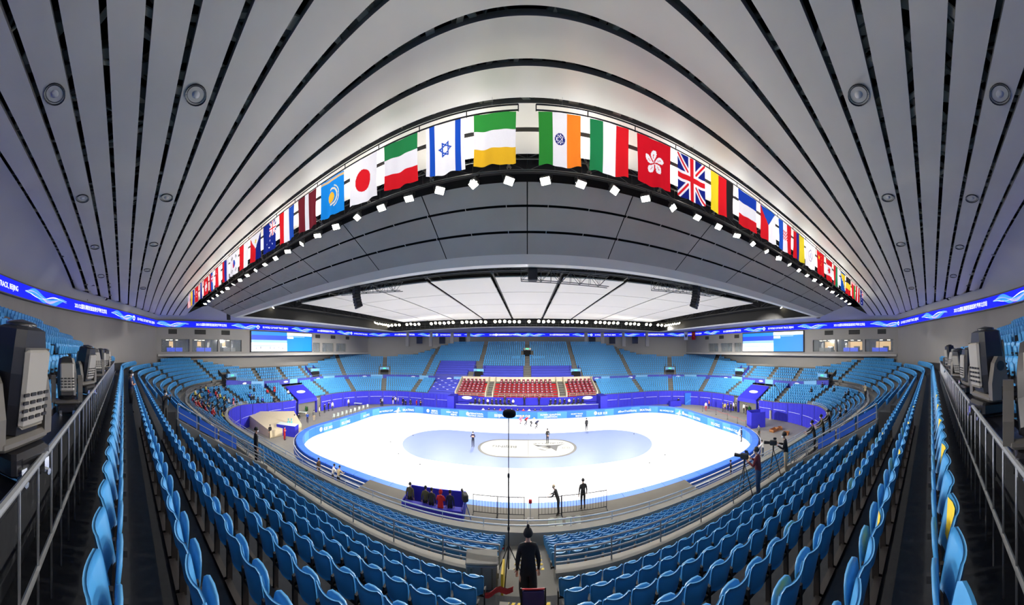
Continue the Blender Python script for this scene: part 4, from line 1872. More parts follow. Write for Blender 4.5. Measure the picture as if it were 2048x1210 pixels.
for r in ROWS:
    fam, n = r[0], r[1]
    # near straight
    o, z = row_ox(r, 0), row_z(r, 0)
    y = CY - HY - o
    br = [-XS, 0, XS] if fam == 'B' else [-XS, -12.5, 0, 12.5, XS]
    for a, b in zip(br[:-1], br[1:]):
        for i, p in enumerate(lay(Vector((a + (.72 if a == 0 else .5), y, z)), Vector((b - (1.0 if b == 0 else .5), y, z)))):
            if seat_ok(p, fam, n, False, True):
                SEATS.append((p, 0.0, fam, n, 'near'))
    # far straight
    o, z = row_ox(r, 1), row_z(r, 1)
    y = CY + HY + o
    br = [-XS, -12.5, 0, 12.5, XS]
    for a, b in zip(br[:-1], br[1:]):
        for p in lay(Vector((a + .6, y, z)), Vector((b - .6, y, z))):
            if seat_ok(p, fam, n, True, False):
                SEATS.append((p, PI, fam, n, 'far'))
    # ends
    for sx in (-1, 1):
        br = [CY - 6.9, CY, CY + 6.9]
        for a, b in zip(br[:-1], br[1:]):
            w0 = wfar(Vector((sx * HX, a, 0)))
            x = sx * (HX + row_ox(r, w0))
            z0 = row_z(r, w0)
            for p in lay(Vector((x, a + .55, z0)), Vector((x, b - .55, z0))):
                w1 = wfar(Vector((sx * HX, p.y, 0)))
                p = Vector((sx * (HX + row_ox(r, w1)), p.y, row_z(r, w1)))
                if seat_ok(p, fam, n, False, False):
                    SEATS.append((p, PI / 2 if sx > 0 else -PI / 2, fam, n, 'end'))
    # corners
    for sx in (-1, 1):
        for sy in (-1, 1):
            cx_, cy_ = sx * XS, CY + sy * 6.9
            for k in range(3):
                a0, a1 = math.radians(30 * k), math.radians(30 * (k + 1))
                am = (a0 + a1) / 2
                base = Vector((cx_ + sx * 14 * math.sin(am), cy_ + sy * 14 * math.cos(am), 0))
                rad = 14 + row_ox(r, wfar(base))
                g = .6 / rad
                cnt = int((a1 - a0 - 2 * g) * rad / .54)
                for i in range(cnt):
                    th = a0 + g + (a1 - a0 - 2 * g) * (i + .5) / cnt
                    d = Vector((sx * math.sin(th), sy * math.cos(th), 0))
                    w1 = wfar(Vector((cx_, cy_, 0)) + d * 14)
                    rr_ = 14 + row_ox(r, w1)
                    p = Vector((cx_, cy_, 0)) + d * rr_
                    p.z = row_z(r, w1)
                    if fam == 'B' and n >= 8 and w1 < .6:
                        continue
                    if seat_ok(p, fam, n, False, False):
                        SEATS.append((p, math.atan2(d.x, -d.y), fam, n, 'corner'))


def px_of(p):
    a = math.atan2(p.x, p.y)
    r_ = math.hypot(p.x, p.y)
    return 1054.5 + 514 * a, 700 - 581 * (p.z - EYE) / max(r_, 1e-6)


cand = []
for k, s in enumerate(SEATS):
    x, y = px_of(s[0] + Vector((0, 0, .8)))
    if -10 < x < 2058 and y < 1240 and s[4] == 'near':
        cand.append((s[0].length_squared if False else (s[0] - Vector((0, 0, EYE))).length, k))
cand.sort()
ONE = {k for d, k in cand[:300]}
rowcount = {}
group_name = 'blue folding seats in the nearest rows'
for d, k in sorted(((SEATS[k][0].x, k) for k in ONE)):
    pass
by_row = {}
for k in ONE:
    p, yaw, fam, n, zone = SEATS[k]
    by_row.setdefault((fam, n, p.x > 0), []).append((abs(p.x), k))
SEAT_OBJ = {}
for (fam, n, right), L in by_row.items():
    L.sort()
    for i, (ax, k) in enumerate(L):
        p, yaw, fam, n, zone = SEATS[k]
        sd = 'right' if right else 'left'
        if fam == 'B':
            rw = "the row at the camera's feet" if n == 0 else 'the %s row down from the camera' % nth(n)
        elif fam == 'A':
            rw = 'the %s row of the railed lower block' % nth(n + 1)
        else:
            rw = 'the %s row behind the stage lights' % nth(n + 1)
        yel = fam == 'B' and right and ((n == 0 and i % 3 == 1) or (n == 1 and i % 4 == 2) or (n == 2 and i % 5 == 1) or (n == 3 and i % 6 == 4))
        lab = '%s seat, %s %s of the stairs in %s' % ('yellow-stickered blue' if yel else 'blue', nth(i + 1), sd, rw)
        t = thing('stadium_seat', lab, 'seat', p, yaw, group_name)
        put('backrest', SM[0], t)
        put('seat_pan', SM[1], t)
        put('bracket', SM[2], t)
        if yel:
            st = put('sticker', SM[3], t)
            put('sticker_lettering', SM[4], st)
            st['label'] = 'yellow do-not-sit sticker'
        SEAT_OBJ[k] = t
FULL = [([v.co.copy() for v in me_.vertices], [tuple(f.vertices) for f in me_.polygons]) for me_ in SM[:2]]
mbs = {'near': MB(), 'far': MB(), 'end': MB(), 'corner': MB()}
for k, (p, yaw, fam, n, zone) in enumerate(SEATS):
    if k in ONE:
        continue
    if zone == 'near' and px_of(p + Vector((0, 0, .8)))[1] > 1300:
        continue
    if zone == 'near' and fam in 'AB' and n < 8:
        for sv, sf in FULL:
            mbs[zone].add([Vector((q.x, q.y, q.z)) + p for q in sv], sf)
        continue
    low_seat(mbs[zone], Matrix.Translation(p) @ Matrix.Rotation(yaw, 4, 'Z'))
allm = MB()
for q in mbs.values():
    allm.add(q.v, q.f)
o = allm.build('stadium_seats', 'seat_blue')
tag(o, 'thousands of light blue folding seats filling the stands round the ice', 'seats', None, 'stuff')
print('SEATS', len(SEATS), 'tris', len(allm.f))
# ================================================================== near side: rails, stairs, platform
def near_run(off_n, off_f, z_n, z_f, th=55, step=1.0, x0=None, x1=None):
    """points along the near side of the bowl, left corner to right corner, at an offset and height that blend into the ends"""
    out = []
    for sx in (-1, 1):
        arc = []
        for k in range(int(th / 4) + 1):
            a = math.radians(4 * k)
            d = Vector((sx * math.sin(a), -math.cos(a), 0))
            b = Vector((sx * XS, 28.7, 0)) + d * 14
            w_ = wfar(b)
            q = b + d * (off_n + (off_f - off_n) * w_)
            q.z = z_n + (z_f - z_n) * w_
            arc.append(q)
        if sx < 0:
            out += list(reversed(arc))
            n = int(2 * XS / step)
            out += [Vector((-XS + 2 * XS * i / n, CY - HY - off_n, z_n)) for i in range(1, n)]
        else:
            out += arc
    if x0 is not None:
        out = [p for p in out if x0 <= p.x <= x1]
    return out


def railing(name, label, pts, heights, every, mats, r=.022, pr=.022, base=0.0, group=None):
    t = thing(name, label, 'railing', pts[0], 0, group)
    o = pts[0]
    for h in heights:
        m = MB()
        m.path([p - o + Vector((0, 0, h)) for p in pts], r, 6)
        m.build('rail', mats, t)
    pm_ = MB()
    pm_.tube((0, 0, base), (0, 0, max(heights)), pr, 6)
    pme = pm_.mesh('post', [mats])
    acc = every
    for a, b in zip(pts[:-1], pts[1:]):
        L = (b - a).length
        while acc <= L:
            put('post', pme, t, a.lerp(b, acc / L) - o)
            acc += every
        acc -= L
    put('post', pme, t, (0, 0, 0))
    put('post', pme, t, pts[-1] - o)
    return t


# curb and grey guard rail along the cross aisle
for sx, wd_ in ((-1, 'left'), (1, 'right')):
    pts = [p for p in near_run(7.35, 6.55, ZX, 5.1) if p.x * sx > .8]
    pts = [Vector((sx * .8, CY - HY - 7.35, ZX))] + (pts if sx > 0 else list(reversed(pts)))
    m = MB()
    prof = [(-.14, -.9), (-.14, .12), (.14, .12), (.14, -.9)]
    for (a, za), (b, zb) in zip(prof[:-1], prof[1:]):
        A = []
        B = []
        for i, p in enumerate(pts):
            d = (pts[min(i + 1, len(pts) - 1)] - pts[max(i - 1, 0)])
            n_ = Vector((-d.y, d.x, 0)).normalized()
            A.append(p + n_ * a + Vector((0, 0, za)))
            B.append(p + n_ * b + Vector((0, 0, zb)))
        m.strip(A, B)
    p0 = pts[0]
    m.quad(p0 + Vector((0, -.14, -.9)), p0 + Vector((0, .14, -.9)), p0 + Vector((0, .14, .12)), p0 + Vector((0, -.14, .12)))
    o = m.build('trim_curb_' + wd_, 'concrete_pale')
    tag(o, 'pale concrete curb along the cross aisle, %s of the stairs' % wd_, None, None, 'structure')
    railing('guard_rail', 'grey four-bar guard rail along the cross aisle, %s of the stairs' % wd_, [p + Vector((0, 0, .12)) for p in pts], (.16, .31, .46, .62), 1.7, 'rail_grey', .024, .024)
    # black front rail in the lower block, with red tape
    pts = [p for p in near_run(3.45, 1.6, 3.9, 3.0, 40) if p.x * sx > .85]
    pts = pts if sx > 0 else list(reversed(pts))
    railing('desk_rail', 'thin black rail frame before the front seats, %s of the stairs' % wd_, pts, (.2, .5, .75), 1.1, 'black_metal', .014, .016)
    m = MB()
    m.strip([p + Vector((0, .03, .4)) for p in pts], [p + Vector((0, .03, .32)) for p in pts])
    m.strip([p + Vector((0, .036, .32)) for p in pts], [p + Vector((0, .036, .4)) for p in pts])
    o = m.build('barrier_tape', 'red_tape')
    tag(o, 'red tape strung along the black front rail, %s of the stairs' % wd_, 'tape')
    # front parapet of the stand and the white handrail on it
    pts = [p for p in near_run(1.95, .4, 4.1, 2.9, 62) if p.x * sx > 0]
    pts = [Vector((0, CY - HY - 1.95, 4.1))] + (pts if sx > 0 else list(reversed(pts)))
    m = MB()
    for (a, za), (b, zb) in (((-.2, -4.1), (-.2, 0)), ((-.2, 0), (.2, 0)), ((.2, 0), (.2, -4.1))):
        A, B = [], []
        for i, p in enumerate(pts):
            d = (pts[min(i + 1, len(pts) - 1)] - pts[max(i - 1, 0)])
            n_ = Vector((-d.y, d.x, 0)).normalized()
            A.append(p + n_ * a + Vector((0, 0, za)))
            B.append(p + n_ * b + Vector((0, 0, zb)))
        m.strip(A, B)
    o = m.build('trim_parapet_' + wd_, 'concrete_pale')
    tag(o, 'pale concrete front parapet of the near stand, %s half' % wd_, None, None, 'structure')
    railing('hand_rail', 'white two-bar handrail on the front parapet, %s half' % wd_, [p + Vector((0, .1, 0)) for p in pts], (.14, .36), 2.2, 'rail_white', .03, .022)
    # sloping wall that ends the camera block, with a blue infill rail on it
    x = sx * 10.98
    m = MB()
    pr = [(2.3, 9.35), (6.8, 6.88), (6.8, 5.4), (2.3, 5.4)]
    for q in (-.12, .12):
        m.add([(x + q, d, z) for d, z in pr], [(0, 1, 2, 3)])
    m.quad((x - .12, 2.3, 9.35), (x + .12, 2.3, 9.35), (x + .12, 6.8, 6.88), (x - .12, 6.8, 6.88))
    m.quad((x - .12, 6.8, 6.88), (x + .12, 6.8, 6.88), (x + .12, 6.8, 5.4), (x - .12, 6.8, 5.4))
    o = m.build('wall_block_' + wd_, 'concrete')
    tag(o, 'sloping grey concrete wall at the %s end of the camera block' % wd_, None, None, 'structure')
    t = thing('panel_rail', 'steel rail with blue infill on the sloping wall, %s side' % wd_, 'railing', (x, 2.35, 9.33))
    sl = (6.88 - 9.35) / 4.5
    for h in (.28, .6):
        m = MB()
        m.tube((0, 0, h), (0, 4.3, h + 4.3 * sl), .025, 6)
        m.build('rail', 'rail_grey', t)
    for k in range(6):
        m = MB()
        m.tube((0, 4.3 * k / 5, 4.3 * k / 5 * sl), (0, 4.3 * k / 5, .6 + 4.3 * k / 5 * sl), .025, 6)
        m.build('post', 'rail_grey', t)
    for k in range(3):
        y0, y1 = .95 * k + .05, .95 * (k + 1) - .05
        m = MB()
        for q in (-.015, .015):
            m.add([(q, y0, .06 + y0 * sl), (q, y1, .06 + y1 * sl), (q, y1, .5 + y1 * sl), (q, y0, .5 + y0 * sl)], [(0, 1, 2, 3)])
        m.build('infill_panel', 'panel_blue', t)
    railing('well_rail', 'steel guard rail along the stair well, %s side' % wd_, [Vector((sx * q, 6.6, ZX)) for q in (11.2, 14, 17, 19)], (.4, .75, 1.05), 1.5, 'rail_grey')
    m = MB()
    m.box((sx * 15.1, 6.6, 5.9), (7.8, .2, .8))
    o = m.build('trim_well_' + wd_, 'concrete_pale')
    tag(o, 'low concrete curb of the stair well, %s side' % wd_, None, None, 'structure')

# stairs of the middle aisle, each step with a yellow and black nosing
st = thing('aisle_stairs', 'grey aisle stairs with yellow and black hazard nosings', 'stairs', (0, 0, 0))
stripe = MB()
stripe.prism([(-.03, -.03), (.03, -.03), (.06, .03), (.0, .03)], .0, .004)
stripe_me = stripe.mesh('hazard_stripe', ['ink'])
nos = MB()
nos.box((0, 0, 0), (1.0, .06, .012))
nos_me = nos.mesh('nosing', ['yellow'])
steps = []
for i in range(len(ROWS) - 1):
    r, r2 = ROWS[i], ROWS[i + 1]
    if r[0] == 'U' or r2[0] == 'U':
        continue
    d0, d1 = CY - HY - (r[2] - .55), CY - HY - (r2[2] - .55)
    if r[0] == 'A' and r[1] == 6:
        continue
    n = 1 if r[0] == 'A' else 3
    dz = (r2[3] - r[3]) / n
    if d0 < 3 or (r2[0] == 'B' and r2[1] >= 8) or (r[0] == 'B' and r[1] >= 8):
        continue
    for k in range(1, n):
        y1 = d1 + .27 * (n - k)
        steps.append((y1, d1, r[3], r[3] + dz * k))
    steps.append((d1, d1 - .3, r2[3] - .02, r2[3]))
for (y1, y0, z0, z1) in steps:
    m = MB()
    m.box((-.05, (y0 + y1) / 2, (z0 + z1) / 2), (1.24, y1 - y0, z1 - z0))
    s1 = m.build('step', 'deck', st)
    a = put('nosing', nos_me, s1, (0.05, y1 - .05, z1 + .006))
    for k in range(7):
        put('hazard_stripe', stripe_me, s1, (-.42 + .14 * k, y1 - .05, z1 + .013))
m = MB()
m.box((-.66, 6.95, 6.55), (.06, .5, .5))
m.build('yellow_side_band', 'yellow', st)

# boom microphone on a tall stand in the cross aisle
bm = thing('boom_microphone', 'fluffy black boom microphone on a tall thin stand', 'microphone', (-.52, 7.15, ZX))
m = MB()
m.tube((0, 0, .3), (0, 0, 2.6), .02, 8)
m.tube((0, 0, 2.6), (0, 0, 4.05), .012, 8)
m.build('pole', 'black_metal', bm)
for a in (0.3, 2.4, 4.5):
    m = MB()
    m.tube((0, 0, .9), (.42 * math.cos(a), .42 * math.sin(a), .02), .015, 6)
    m.build('leg', 'black_metal', bm)
for z in (1.3, 2.6):
    m = MB()
    m.lathe([(.03, z - .05), (.035, z), (.03, z + .05)], 10)
    m.build('clamp', 'black_metal', bm)
m = MB()
m.lathe([(0, -.26), (.06, -.25), (.12, -.2), (.15, -.1), (.155, 0), (.15, .1), (.12, .2), (.06, .25), (0, .26)], 14, 0, Matrix.Translation((.02, 0, 4.13)) @ Matrix.Scale(.72, 4) @ Matrix.Rotation(PI / 2, 4, 'Y'))
m.build('windshield', 'fur', bm, smooth=True)

# chair and bags at the head of the stairs
ch = thing('folding_chair', 'dark purple padded chair with black frame at the head of the stairs', 'chair', (.12, 5.15, 6.9))
m = MB()
m.bbox((0, -.05, .72), (.44, .05, .32), .02)
m.build('backrest', 'chair_purple', ch)
m = MB()
m.bbox((0, .2, .45), (.44, .42, .06), .02)
m.build('seat', 'chair_purple', ch)
for s in (-1, 1):
    m = MB()
    m.tube((s * .24, -.12, 0), (s * .24, -.05, .92), .016, 6)
    m.build('rear_leg', 'black_metal', ch)
    m = MB()
    m.tube((s * .24, .45, 0), (s * .24, .35, .45), .016, 6)
    m.build('front_leg', 'black_metal', ch)
m = MB()
m.tube((-.24, -.05, .9), (.24, -.05, .9), .014, 6)
m.build('top_rail', 'red_tape', ch)
# grey flight case left of the stairs
fc = thing('equipment_case', 'grey ribbed equipment case beside the stairs by the curb', 'case', (-1.25, 7.0, ZX), .15)
m = MB()
m.bbox((0, 0, .3), (.85, .5, .6), .04)
m.build('case_body', 'rail_grey', fc)
for k in range(3):
    m = MB()
    m.box((-.28 + .28 * k, -.26, .3), (.05, .03, .5))
    m.build('case_rib', 'panel_side', fc)
m = MB()
m.bbox((0, 0, .62), (.88, .53, .06), .02)
m.build('case_lid', 'panel_side', fc)
# red flag cloth draped over a seat and small red tag
m = MB()
n = 8
m.add([Vector((-.3 + .6 * i / n, .12 * math.sin(j * .5), -.03 * math.sin(i * 1.3) + .22 * math.sin(PI * i / n) * .2 - j * .05)) for j in range(5) for i in range(n + 1)],
      [(j * (n + 1) + i, j * (n + 1) + i + 1, (j + 1) * (n + 1) + i + 1, (j + 1) * (n + 1) + i) for j in range(4) for i in range(n)])
o = m.build('red_cloth', 'red_tape', None, True, (-.55, 5.2, 7.68), .3)
tag(o, 'crumpled red cloth hung on the seat beside the purple chair', 'cloth')

# ================================================================== rail and stage lights behind the camera row
for sx, wd_ in ((-1, 'left'), (1, 'right')):
    xs = [1.0 + .5 * i for i in range(46)]
    t = thing('aisle_railing', 'dark steel aisle railing with bright uprights under the stage lights, %s side' % wd_, 'railing', (sx * 1.0, -.74, 10.2))
    for z, r in ((.92, .03), (.1, .025)):
        m = MB()
        m.tube((0, 0, z), (sx * 22.5, 0, z), r, 8)
        m.build('rail', 'rail_grey', t)
    pm_ = MB()
    pm_.tube((0, 0, -.5), (0, 0, .92), .013, 6)
    pme = pm_.mesh('upright', ['rail_steel'])
    for i in range(46):
        put('upright', pme, t, (sx * .42 * i + sx * .3, 0, 0))
    # shelf that carries the lights
    t = thing('equipment_shelf', 'black shelf on legs under the stage lights, %s side' % wd_, 'shelf', (sx * 1.4, -1.02, 10.45))
    m = MB()
    m.bbox((sx * 7.6, 0, .52), (15.4, .42, .06), .02)
    m.build('shelf_board', 'black_metal', t)
    for k in range(9):
        for q in (-.15, .15):
            m = MB()
            m.tube((sx * (.2 + 1.85 * k), q, 0), (sx * (.2 + 1.85 * k), q, .5), .025, 6)
            m.build('shelf_leg', 'black_metal', t)


def head_meshes():
    base = MB()
    base.bbox((0, 0, .08), (.46, .4, .16), .03)
    base.bbox((0, .19, .08), (.3, .04, .1), .01, mi=0)
    yoke = MB()
    for s in (-1, 1):
        P = [(-.12, .0), (.12, .0), (.13, .2), (.09, .44), (.04, .52), (-.04, .52), (-.09, .44), (-.13, .2)]
        M = Matrix.Translation((s * .29, 0, .2)) @ Matrix.Rotation(PI / 2, 4, 'Z') @ Matrix.Rotation(PI / 2, 4, 'X')
        yoke.prism(P, -.05, .05, 0, M)
    yoke.bbox((0, 0, .21), (.58, .26, .09), .03)
    head = MB()                                     # origin at the tilt axis, barrel along z
    def rr(w_, d_, z, b=.06):
        return [Vector((x, y, z)) for x, y in ((-w_ + b, -d_), (w_ - b, -d_), (w_, -d_ + b), (w_, d_ - b), (w_ - b, d_), (-w_ + b, d_), (-w_, d_ - b), (-w_, -d_ + b))]
    R_ = [rr(.12, .12, -.36), rr(.19, .17, -.32), rr(.21, .19, -.1), rr(.21, .19, .12), rr(.19, .18, .3), rr(.17, .17, .42), rr(.13, .13, .44)]
    v = [q for r in R_ for q in r]
    f = [tuple(range(7, -1, -1)), tuple(range(48, 56))]
    for k in range(6):
        for i in range(8):
            f.append((k * 8 + i, k * 8 + (i + 1) % 8, k * 8 + 8 + (i + 1) % 8, k * 8 + 8 + i))
    head.add(v, f)
    cover = MB()
    cover.bbox((0, 0, .02), (.3, .06, .56), .03)
    vent = MB()
    for r in range(4):
        for c in range(4):
            vent.box((-.12 + .08 * c, -.236, -.18 + .055 * r), (.055, .012, .022))
            vent.box((-.12 + .08 * c, .236, -.18 + .055 * r), (.055, .012, .022))
    lens = MB()
    lens.lathe([(.13, .42), (.13, .46), (.11, .47), (.0, .49)], 18)
    latch = MB()
    latch.bbox((.215, -.02, -.05), (.02, .09, .05), .008)
    clamp = MB()
    for s in (-1, 1):
        clamp.tube((s * .14, -.25, -.03), (s * .14, .25, -.03), .025, 6)
        clamp.box((s * .14, .2, .02), (.06, .05, .1))
    axis = MB()
    axis.tube((-.075, 0, .61), (.075, 0, .61), .06, 12)
    return dict(base=base.mesh('base', ['head_dark']), yoke=yoke.mesh('yoke', ['head_shell']), head=head.mesh('head', ['head_dark'], False), cover=cover.mesh('side_cover', ['head_light']),
                vent=vent.mesh('cooling_vent', ['ink']), lens=lens.mesh('lens', ['window_dark'], True), latch=latch.mesh('latch', ['chrome']), clamp=clamp.mesh('truss_clamp', ['chrome']),
                axis=axis.mesh('tilt_bearing', ['head_dark']))


HM = head_meshes()
POSE = [(.35, -.15, 1.12), (1.3, .35, .8), (.5, -.2, 1.0), (1.0, .3, .95), (.2, .0, .95), (.8, -.3, .95), (.4, .2, .95)]
for sx, wd_ in ((-1, 'left'), (1, 'right')):
    for k in range(7):
        yaw, tilt, sc = POSE[k] if sx < 0 else POSE[(k + 2) % 7]
        if sx > 0 and k == 1:
            yaw, tilt, sc = (.3, -.1, 1.22)
        if sx > 0 and k == 0:
            yaw, tilt, sc = (1.3, .5, 1.0)
        x = sx * (2.25 + 2.2 * k)
        t = thing('stage_light', '%s moving-head stage light from the camera on the %s shelf' % (nth(k + 1), wd_), 'stage light', (x, -1.0, 11.03), sx * yaw, 'moving-head stage lights')
        t.scale = (sc, sc, sc)
        put('base', HM['base'], t)
        put('truss_clamp', HM['clamp'], t)
        put('yoke', HM['yoke'], t)
        for q in (-1, 1):
            put('tilt_bearing', HM['axis'], t, (.275 * q, 0, 0))
        h = put('head', HM['head'], t, (0, 0, .61))
        h.rotation_euler = (tilt, 0, 0)
        for q in (-1, 1):
            put('side_cover', HM['cover'], h, (0, .2 * q, 0))
        put('cooling_vent', HM['vent'], h)['kind'] = 'stuff'
        put('lens', HM['lens'], h)
        put('latch', HM['latch'], h)

# ================================================================== rinkside platform below the near stand
m = MB()
m.box((0, 15.4, 1.15), (25, 4.8, 2.3))
o = m.build('platform_floor', 'deck_dark')
tag(o, 'dark grey camera platform between the near stand and the boards', None, None, 'structure')


def fence(x0, x1, y, z, label):
    t = thing('barrier_fence', label, 'fence', (x0, y, z), 0, 'black crowd barriers on the platform')
    L = x1 - x0
    for h in (.12, 1.12):
        m = MB()
        m.tube((0, 0, h), (L, 0, h), .022, 6)
        m.build('rail', 'black_metal', t)
    pm_ = MB()
    pm_.tube((0, 0, .12), (0, 0, 1.12), .011, 5)
    pme = pm_.mesh('bar', ['black_metal'])
    n = int(L / .19)
    for i in range(1, n):
        put('bar', pme, t, (L * i / n, 0, 0))
    for x in (0.0, L):
        m = MB()
        m.tube((x, 0, 0), (x, 0, 1.16), .022, 6)
        m.box((x, 0, .015), (.06, .5, .03))
        m.build('post', 'black_metal', t)


fence(-3.6, -2.0, 16.9, 2.3, 'black barrier fence on the platform beside the blue box')
fence(-1.95, -.2, 16.9, 2.3, 'black barrier fence on the platform before the microphone pole')
fence(.75, 2.25, 16.9, 2.3, 'black barrier fence behind the man leaning over')
fence(2.3, 5.4, 16.95, 2.3, 'black barrier fence behind the tall standing man')
for k, (x, y) in enumerate(((1.45, 15.0), (1.95, 15.05), (2.5, 15.0), (3.05, 15.0))):
    t = thing('plastic_chair', 'white plastic chair on the platform, %s from the stairs' % nth(k + 1), 'chair', (x, y, 2.3), PI + R.uniform(-.2, .2), 'white plastic chairs on the platform')
    m = MB()
    m.bbox((0, 0, .43), (.42, .42, .04), .02)
    m.build('seat', 'chair_white', t)
    m = MB()
    n = 6
    m.add([Vector((-.2 + .4 * i / n, -.2 - .02 * j - .03 * math.sin(PI * i / n), .5 + .34 * j / 3 * (1 - .12 * abs(2 * i / n - 1) ** 3))) for j in range(4) for i in range(n + 1)],
          [(j * (n + 1) + i, j * (n + 1) + i + 1, (j + 1) * (n + 1) + i + 1, (j + 1) * (n + 1) + i) for j in range(3) for i in range(n)])
    m.build('backrest', 'chair_white', t)
    for sx in (-1, 1):
        for sy in (-1, 1):
            m = MB()
            m.tube((sx * .22, sy * .22, 0), (sx * .18, sy * .18, .43), .018, 5)
            m.build('leg', 'chair_white', t)
# blue draped box for the officials
bx = thing('commentary_box', 'blue draped open box on the platform with officials standing in it', 'box', (-6.1, 16.2, 2.3), .12)
m = MB()
m.bbox((0, -1.0, .42), (4.0, .08, .84), .02)
m.build('front_panel', 'drape', bx)
m = MB()
m.bbox((0, .95, .5), (4.0, .08, 1.0), .02)
m.build('rear_panel', 'drape', bx)
for s in (-1, 1):
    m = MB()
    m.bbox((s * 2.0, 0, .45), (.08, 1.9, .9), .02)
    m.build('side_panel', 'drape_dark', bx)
m = MB()
m.box((0, -.75, .78), (3.8, .45, .04))
m.build('shelf', 'drape_dark', bx)
# television camera at the end of the box
tv = thing('television_camera', 'television camera under a dark cover at the corner of the blue box', 'camera', (-3.95, 16.0, 2.3), .5)
m = MB()
m.bbox((0, 0, 1.35), (.35, .5, .4), .05)
m.build('camera_body', 'cloth_charcoal', tv)
m = MB()
m.tube((0, .25, 1.4), (-.05, .65, 1.48), .07, 10, r2=.09)
m.build('lens', 'black_metal', tv)
for a in (0, 2.1, 4.2):
    m = MB()
    m.tube((0, 0, 1.15), (.4 * math.cos(a), .4 * math.sin(a), 0), .025, 6)
    m.build('tripod_leg', 'panel_blue', tv)
# red-topped relay post
t = thing('signal_post', 'thin grey post with a red box on top beside the fence gap', 'post', (.2, 16.7, 2.3))
m = MB()
m.tube((0, 0, 0), (0, 0, .9), .03, 8)
m.tube((-.2, 0, .01), (.2, 0, .01), .03, 6)
m.build('pole', 'rail_white', t)
m = MB()
m.bbox((0, 0, 1.0), (.22, .16, .22), .03)
m.build('signal_box', 'red_tape', t)
# white ledge and blue panels on the outer side of the near boards
ob = thing('rinkside_ledge', 'long white ledge with blue panels along the outside of the near boards', 'ledge')
OL = Loop([p + n * 1.25 for p, n in ICE])
n = 60
s0, s1 = OL.near(-29, 24), OL.near(-7.5, 19.4)
for (a, b) in ((OL.near(-31.2, 30), OL.near(-8.8, 19.3)), (OL.near(6.2, 19.3), OL.near(31.2, 30))):
    if b < a:
        b += OL.len
    k = max(2, int((b - a) / 2.4))
    for i in range(k):
        m = MB()
        A = [OL.at(a + (b - a) * (i + .02 + .96 * j / 3) / k)[0] for j in range(4)]
        m.strip([Vector((p.x, p.y, .95)) for p in A], [Vector((p.x, p.y, .0)) for p in A])
        m.build('blue_panel', 'panel_blue', ob)
    A = [OL.at(a + (b - a) * j / (k * 2))[0] for j in range(k * 2 + 1)]
    for z in (.97, .55):
        m = MB()
        m.path([Vector((p.x, p.y, z)) for p in A], .05, 5)
        m.build('ledge_rail', 'rail_white', ob)
# ================================================================== drapes, parapets and tribunes round the rest of the bowl
def bowl_run(off, z, a0, a1, n, off_n=None, z_n=None):
    """points along the bowl from the near-right corner round the far side to the near-left corner; a 0..1"""
    out = []
    seg = [R0 * PI / 2, 13.8, R0 * PI / 2, 2 * XS, R0 * PI / 2, 13.8, R0 * PI / 2]
    T = sum(seg)
    for i in range(n + 1):
        s_ = (a0 + (a1 - a0) * i / n) * T
        k = 0
        while k < 6 and s_ > seg[k]:
            s_ -= seg[k]
            k += 1
        if k == 0:
            a = -PI / 2 + s_ / R0
            c = Vector((XS, 28.7, 0))
        elif k == 1:
            p, d = Vector((HX, 28.7 + s_, 0)), Vector((1, 0, 0))
        elif k == 2:
            a = s_ / R0
            c = Vector((XS, 42.5, 0))
        elif k == 3:
            p, d = Vector((XS - s_, 56.5, 0)), Vector((0, 1, 0))
        elif k == 4:
            a = PI / 2 + s_ / R0
            c = Vector((-XS, 42.5, 0))
        elif k == 5:
            p, d = Vector((-HX, 42.5 - s_, 0)), Vector((-1, 0, 0))
        else:
            a = PI + s_ / R0
            c = Vector((-XS, 28.7, 0))
        if k in (0, 2, 4, 6):
            d = Vector((math.cos(a), math.sin(a), 0))
            p = c + d * R0
        w_ = wfar(p)
        o_ = off if off_n is None else off_n + (off - off_n) * w_
        q = p + d * o_
        q.z = z if z_n is None else z_n + (z - z_n) * w_
        out.append((q, d))
    return out


# blue drapes hung on the front of the stands
dr = thing('front_drape', 'royal blue drapes hung along the front of the stands round the ice', 'drapes')
NB = 46
for k in range(NB):
    a0, a1 = .03 + .94 * k / NB, .03 + .94 * (k + 1) / NB
    mid = bowl_run(0, 0, (a0 + a1) / 2, (a0 + a1) / 2 + .001, 1)[0][0]
    if abs(mid.x) < VIPX and mid.y > 50:
        continue
    if abs(mid.x) > 40 and abs(mid.y - CY) < 2.6:
        continue
    pts = bowl_run(.0, 0, a0, a1 - .0004, 14, 1.65, 0)
    A, B = [], []
    for i, (p, d) in enumerate(pts):
        f = .03 * math.sin(i * 1.9 + k)
        w_ = wfar(p)
        A.append(p - d * (.05 + f) + Vector((0, 0, 4.0 + (2.95 - 4.0) * w_)))
        B.append(p - d * (.12 + f * 1.6) + Vector((0, 0, 0)))
    m = MB()
    m.strip(B, A)
    m.build('drape_panel', 'drape', dr, smooth=True)
    # line of small white print
    pts = bowl_run(-.2, 1.75, a0 + .002, a1 - .002, 8, 1.42, 1.75)
    m = MB()
    m.strip([p + Vector((0, 0, .05)) for p, d in pts], [p for p, d in pts])
    m.build('print_line', 'white_print', dr)

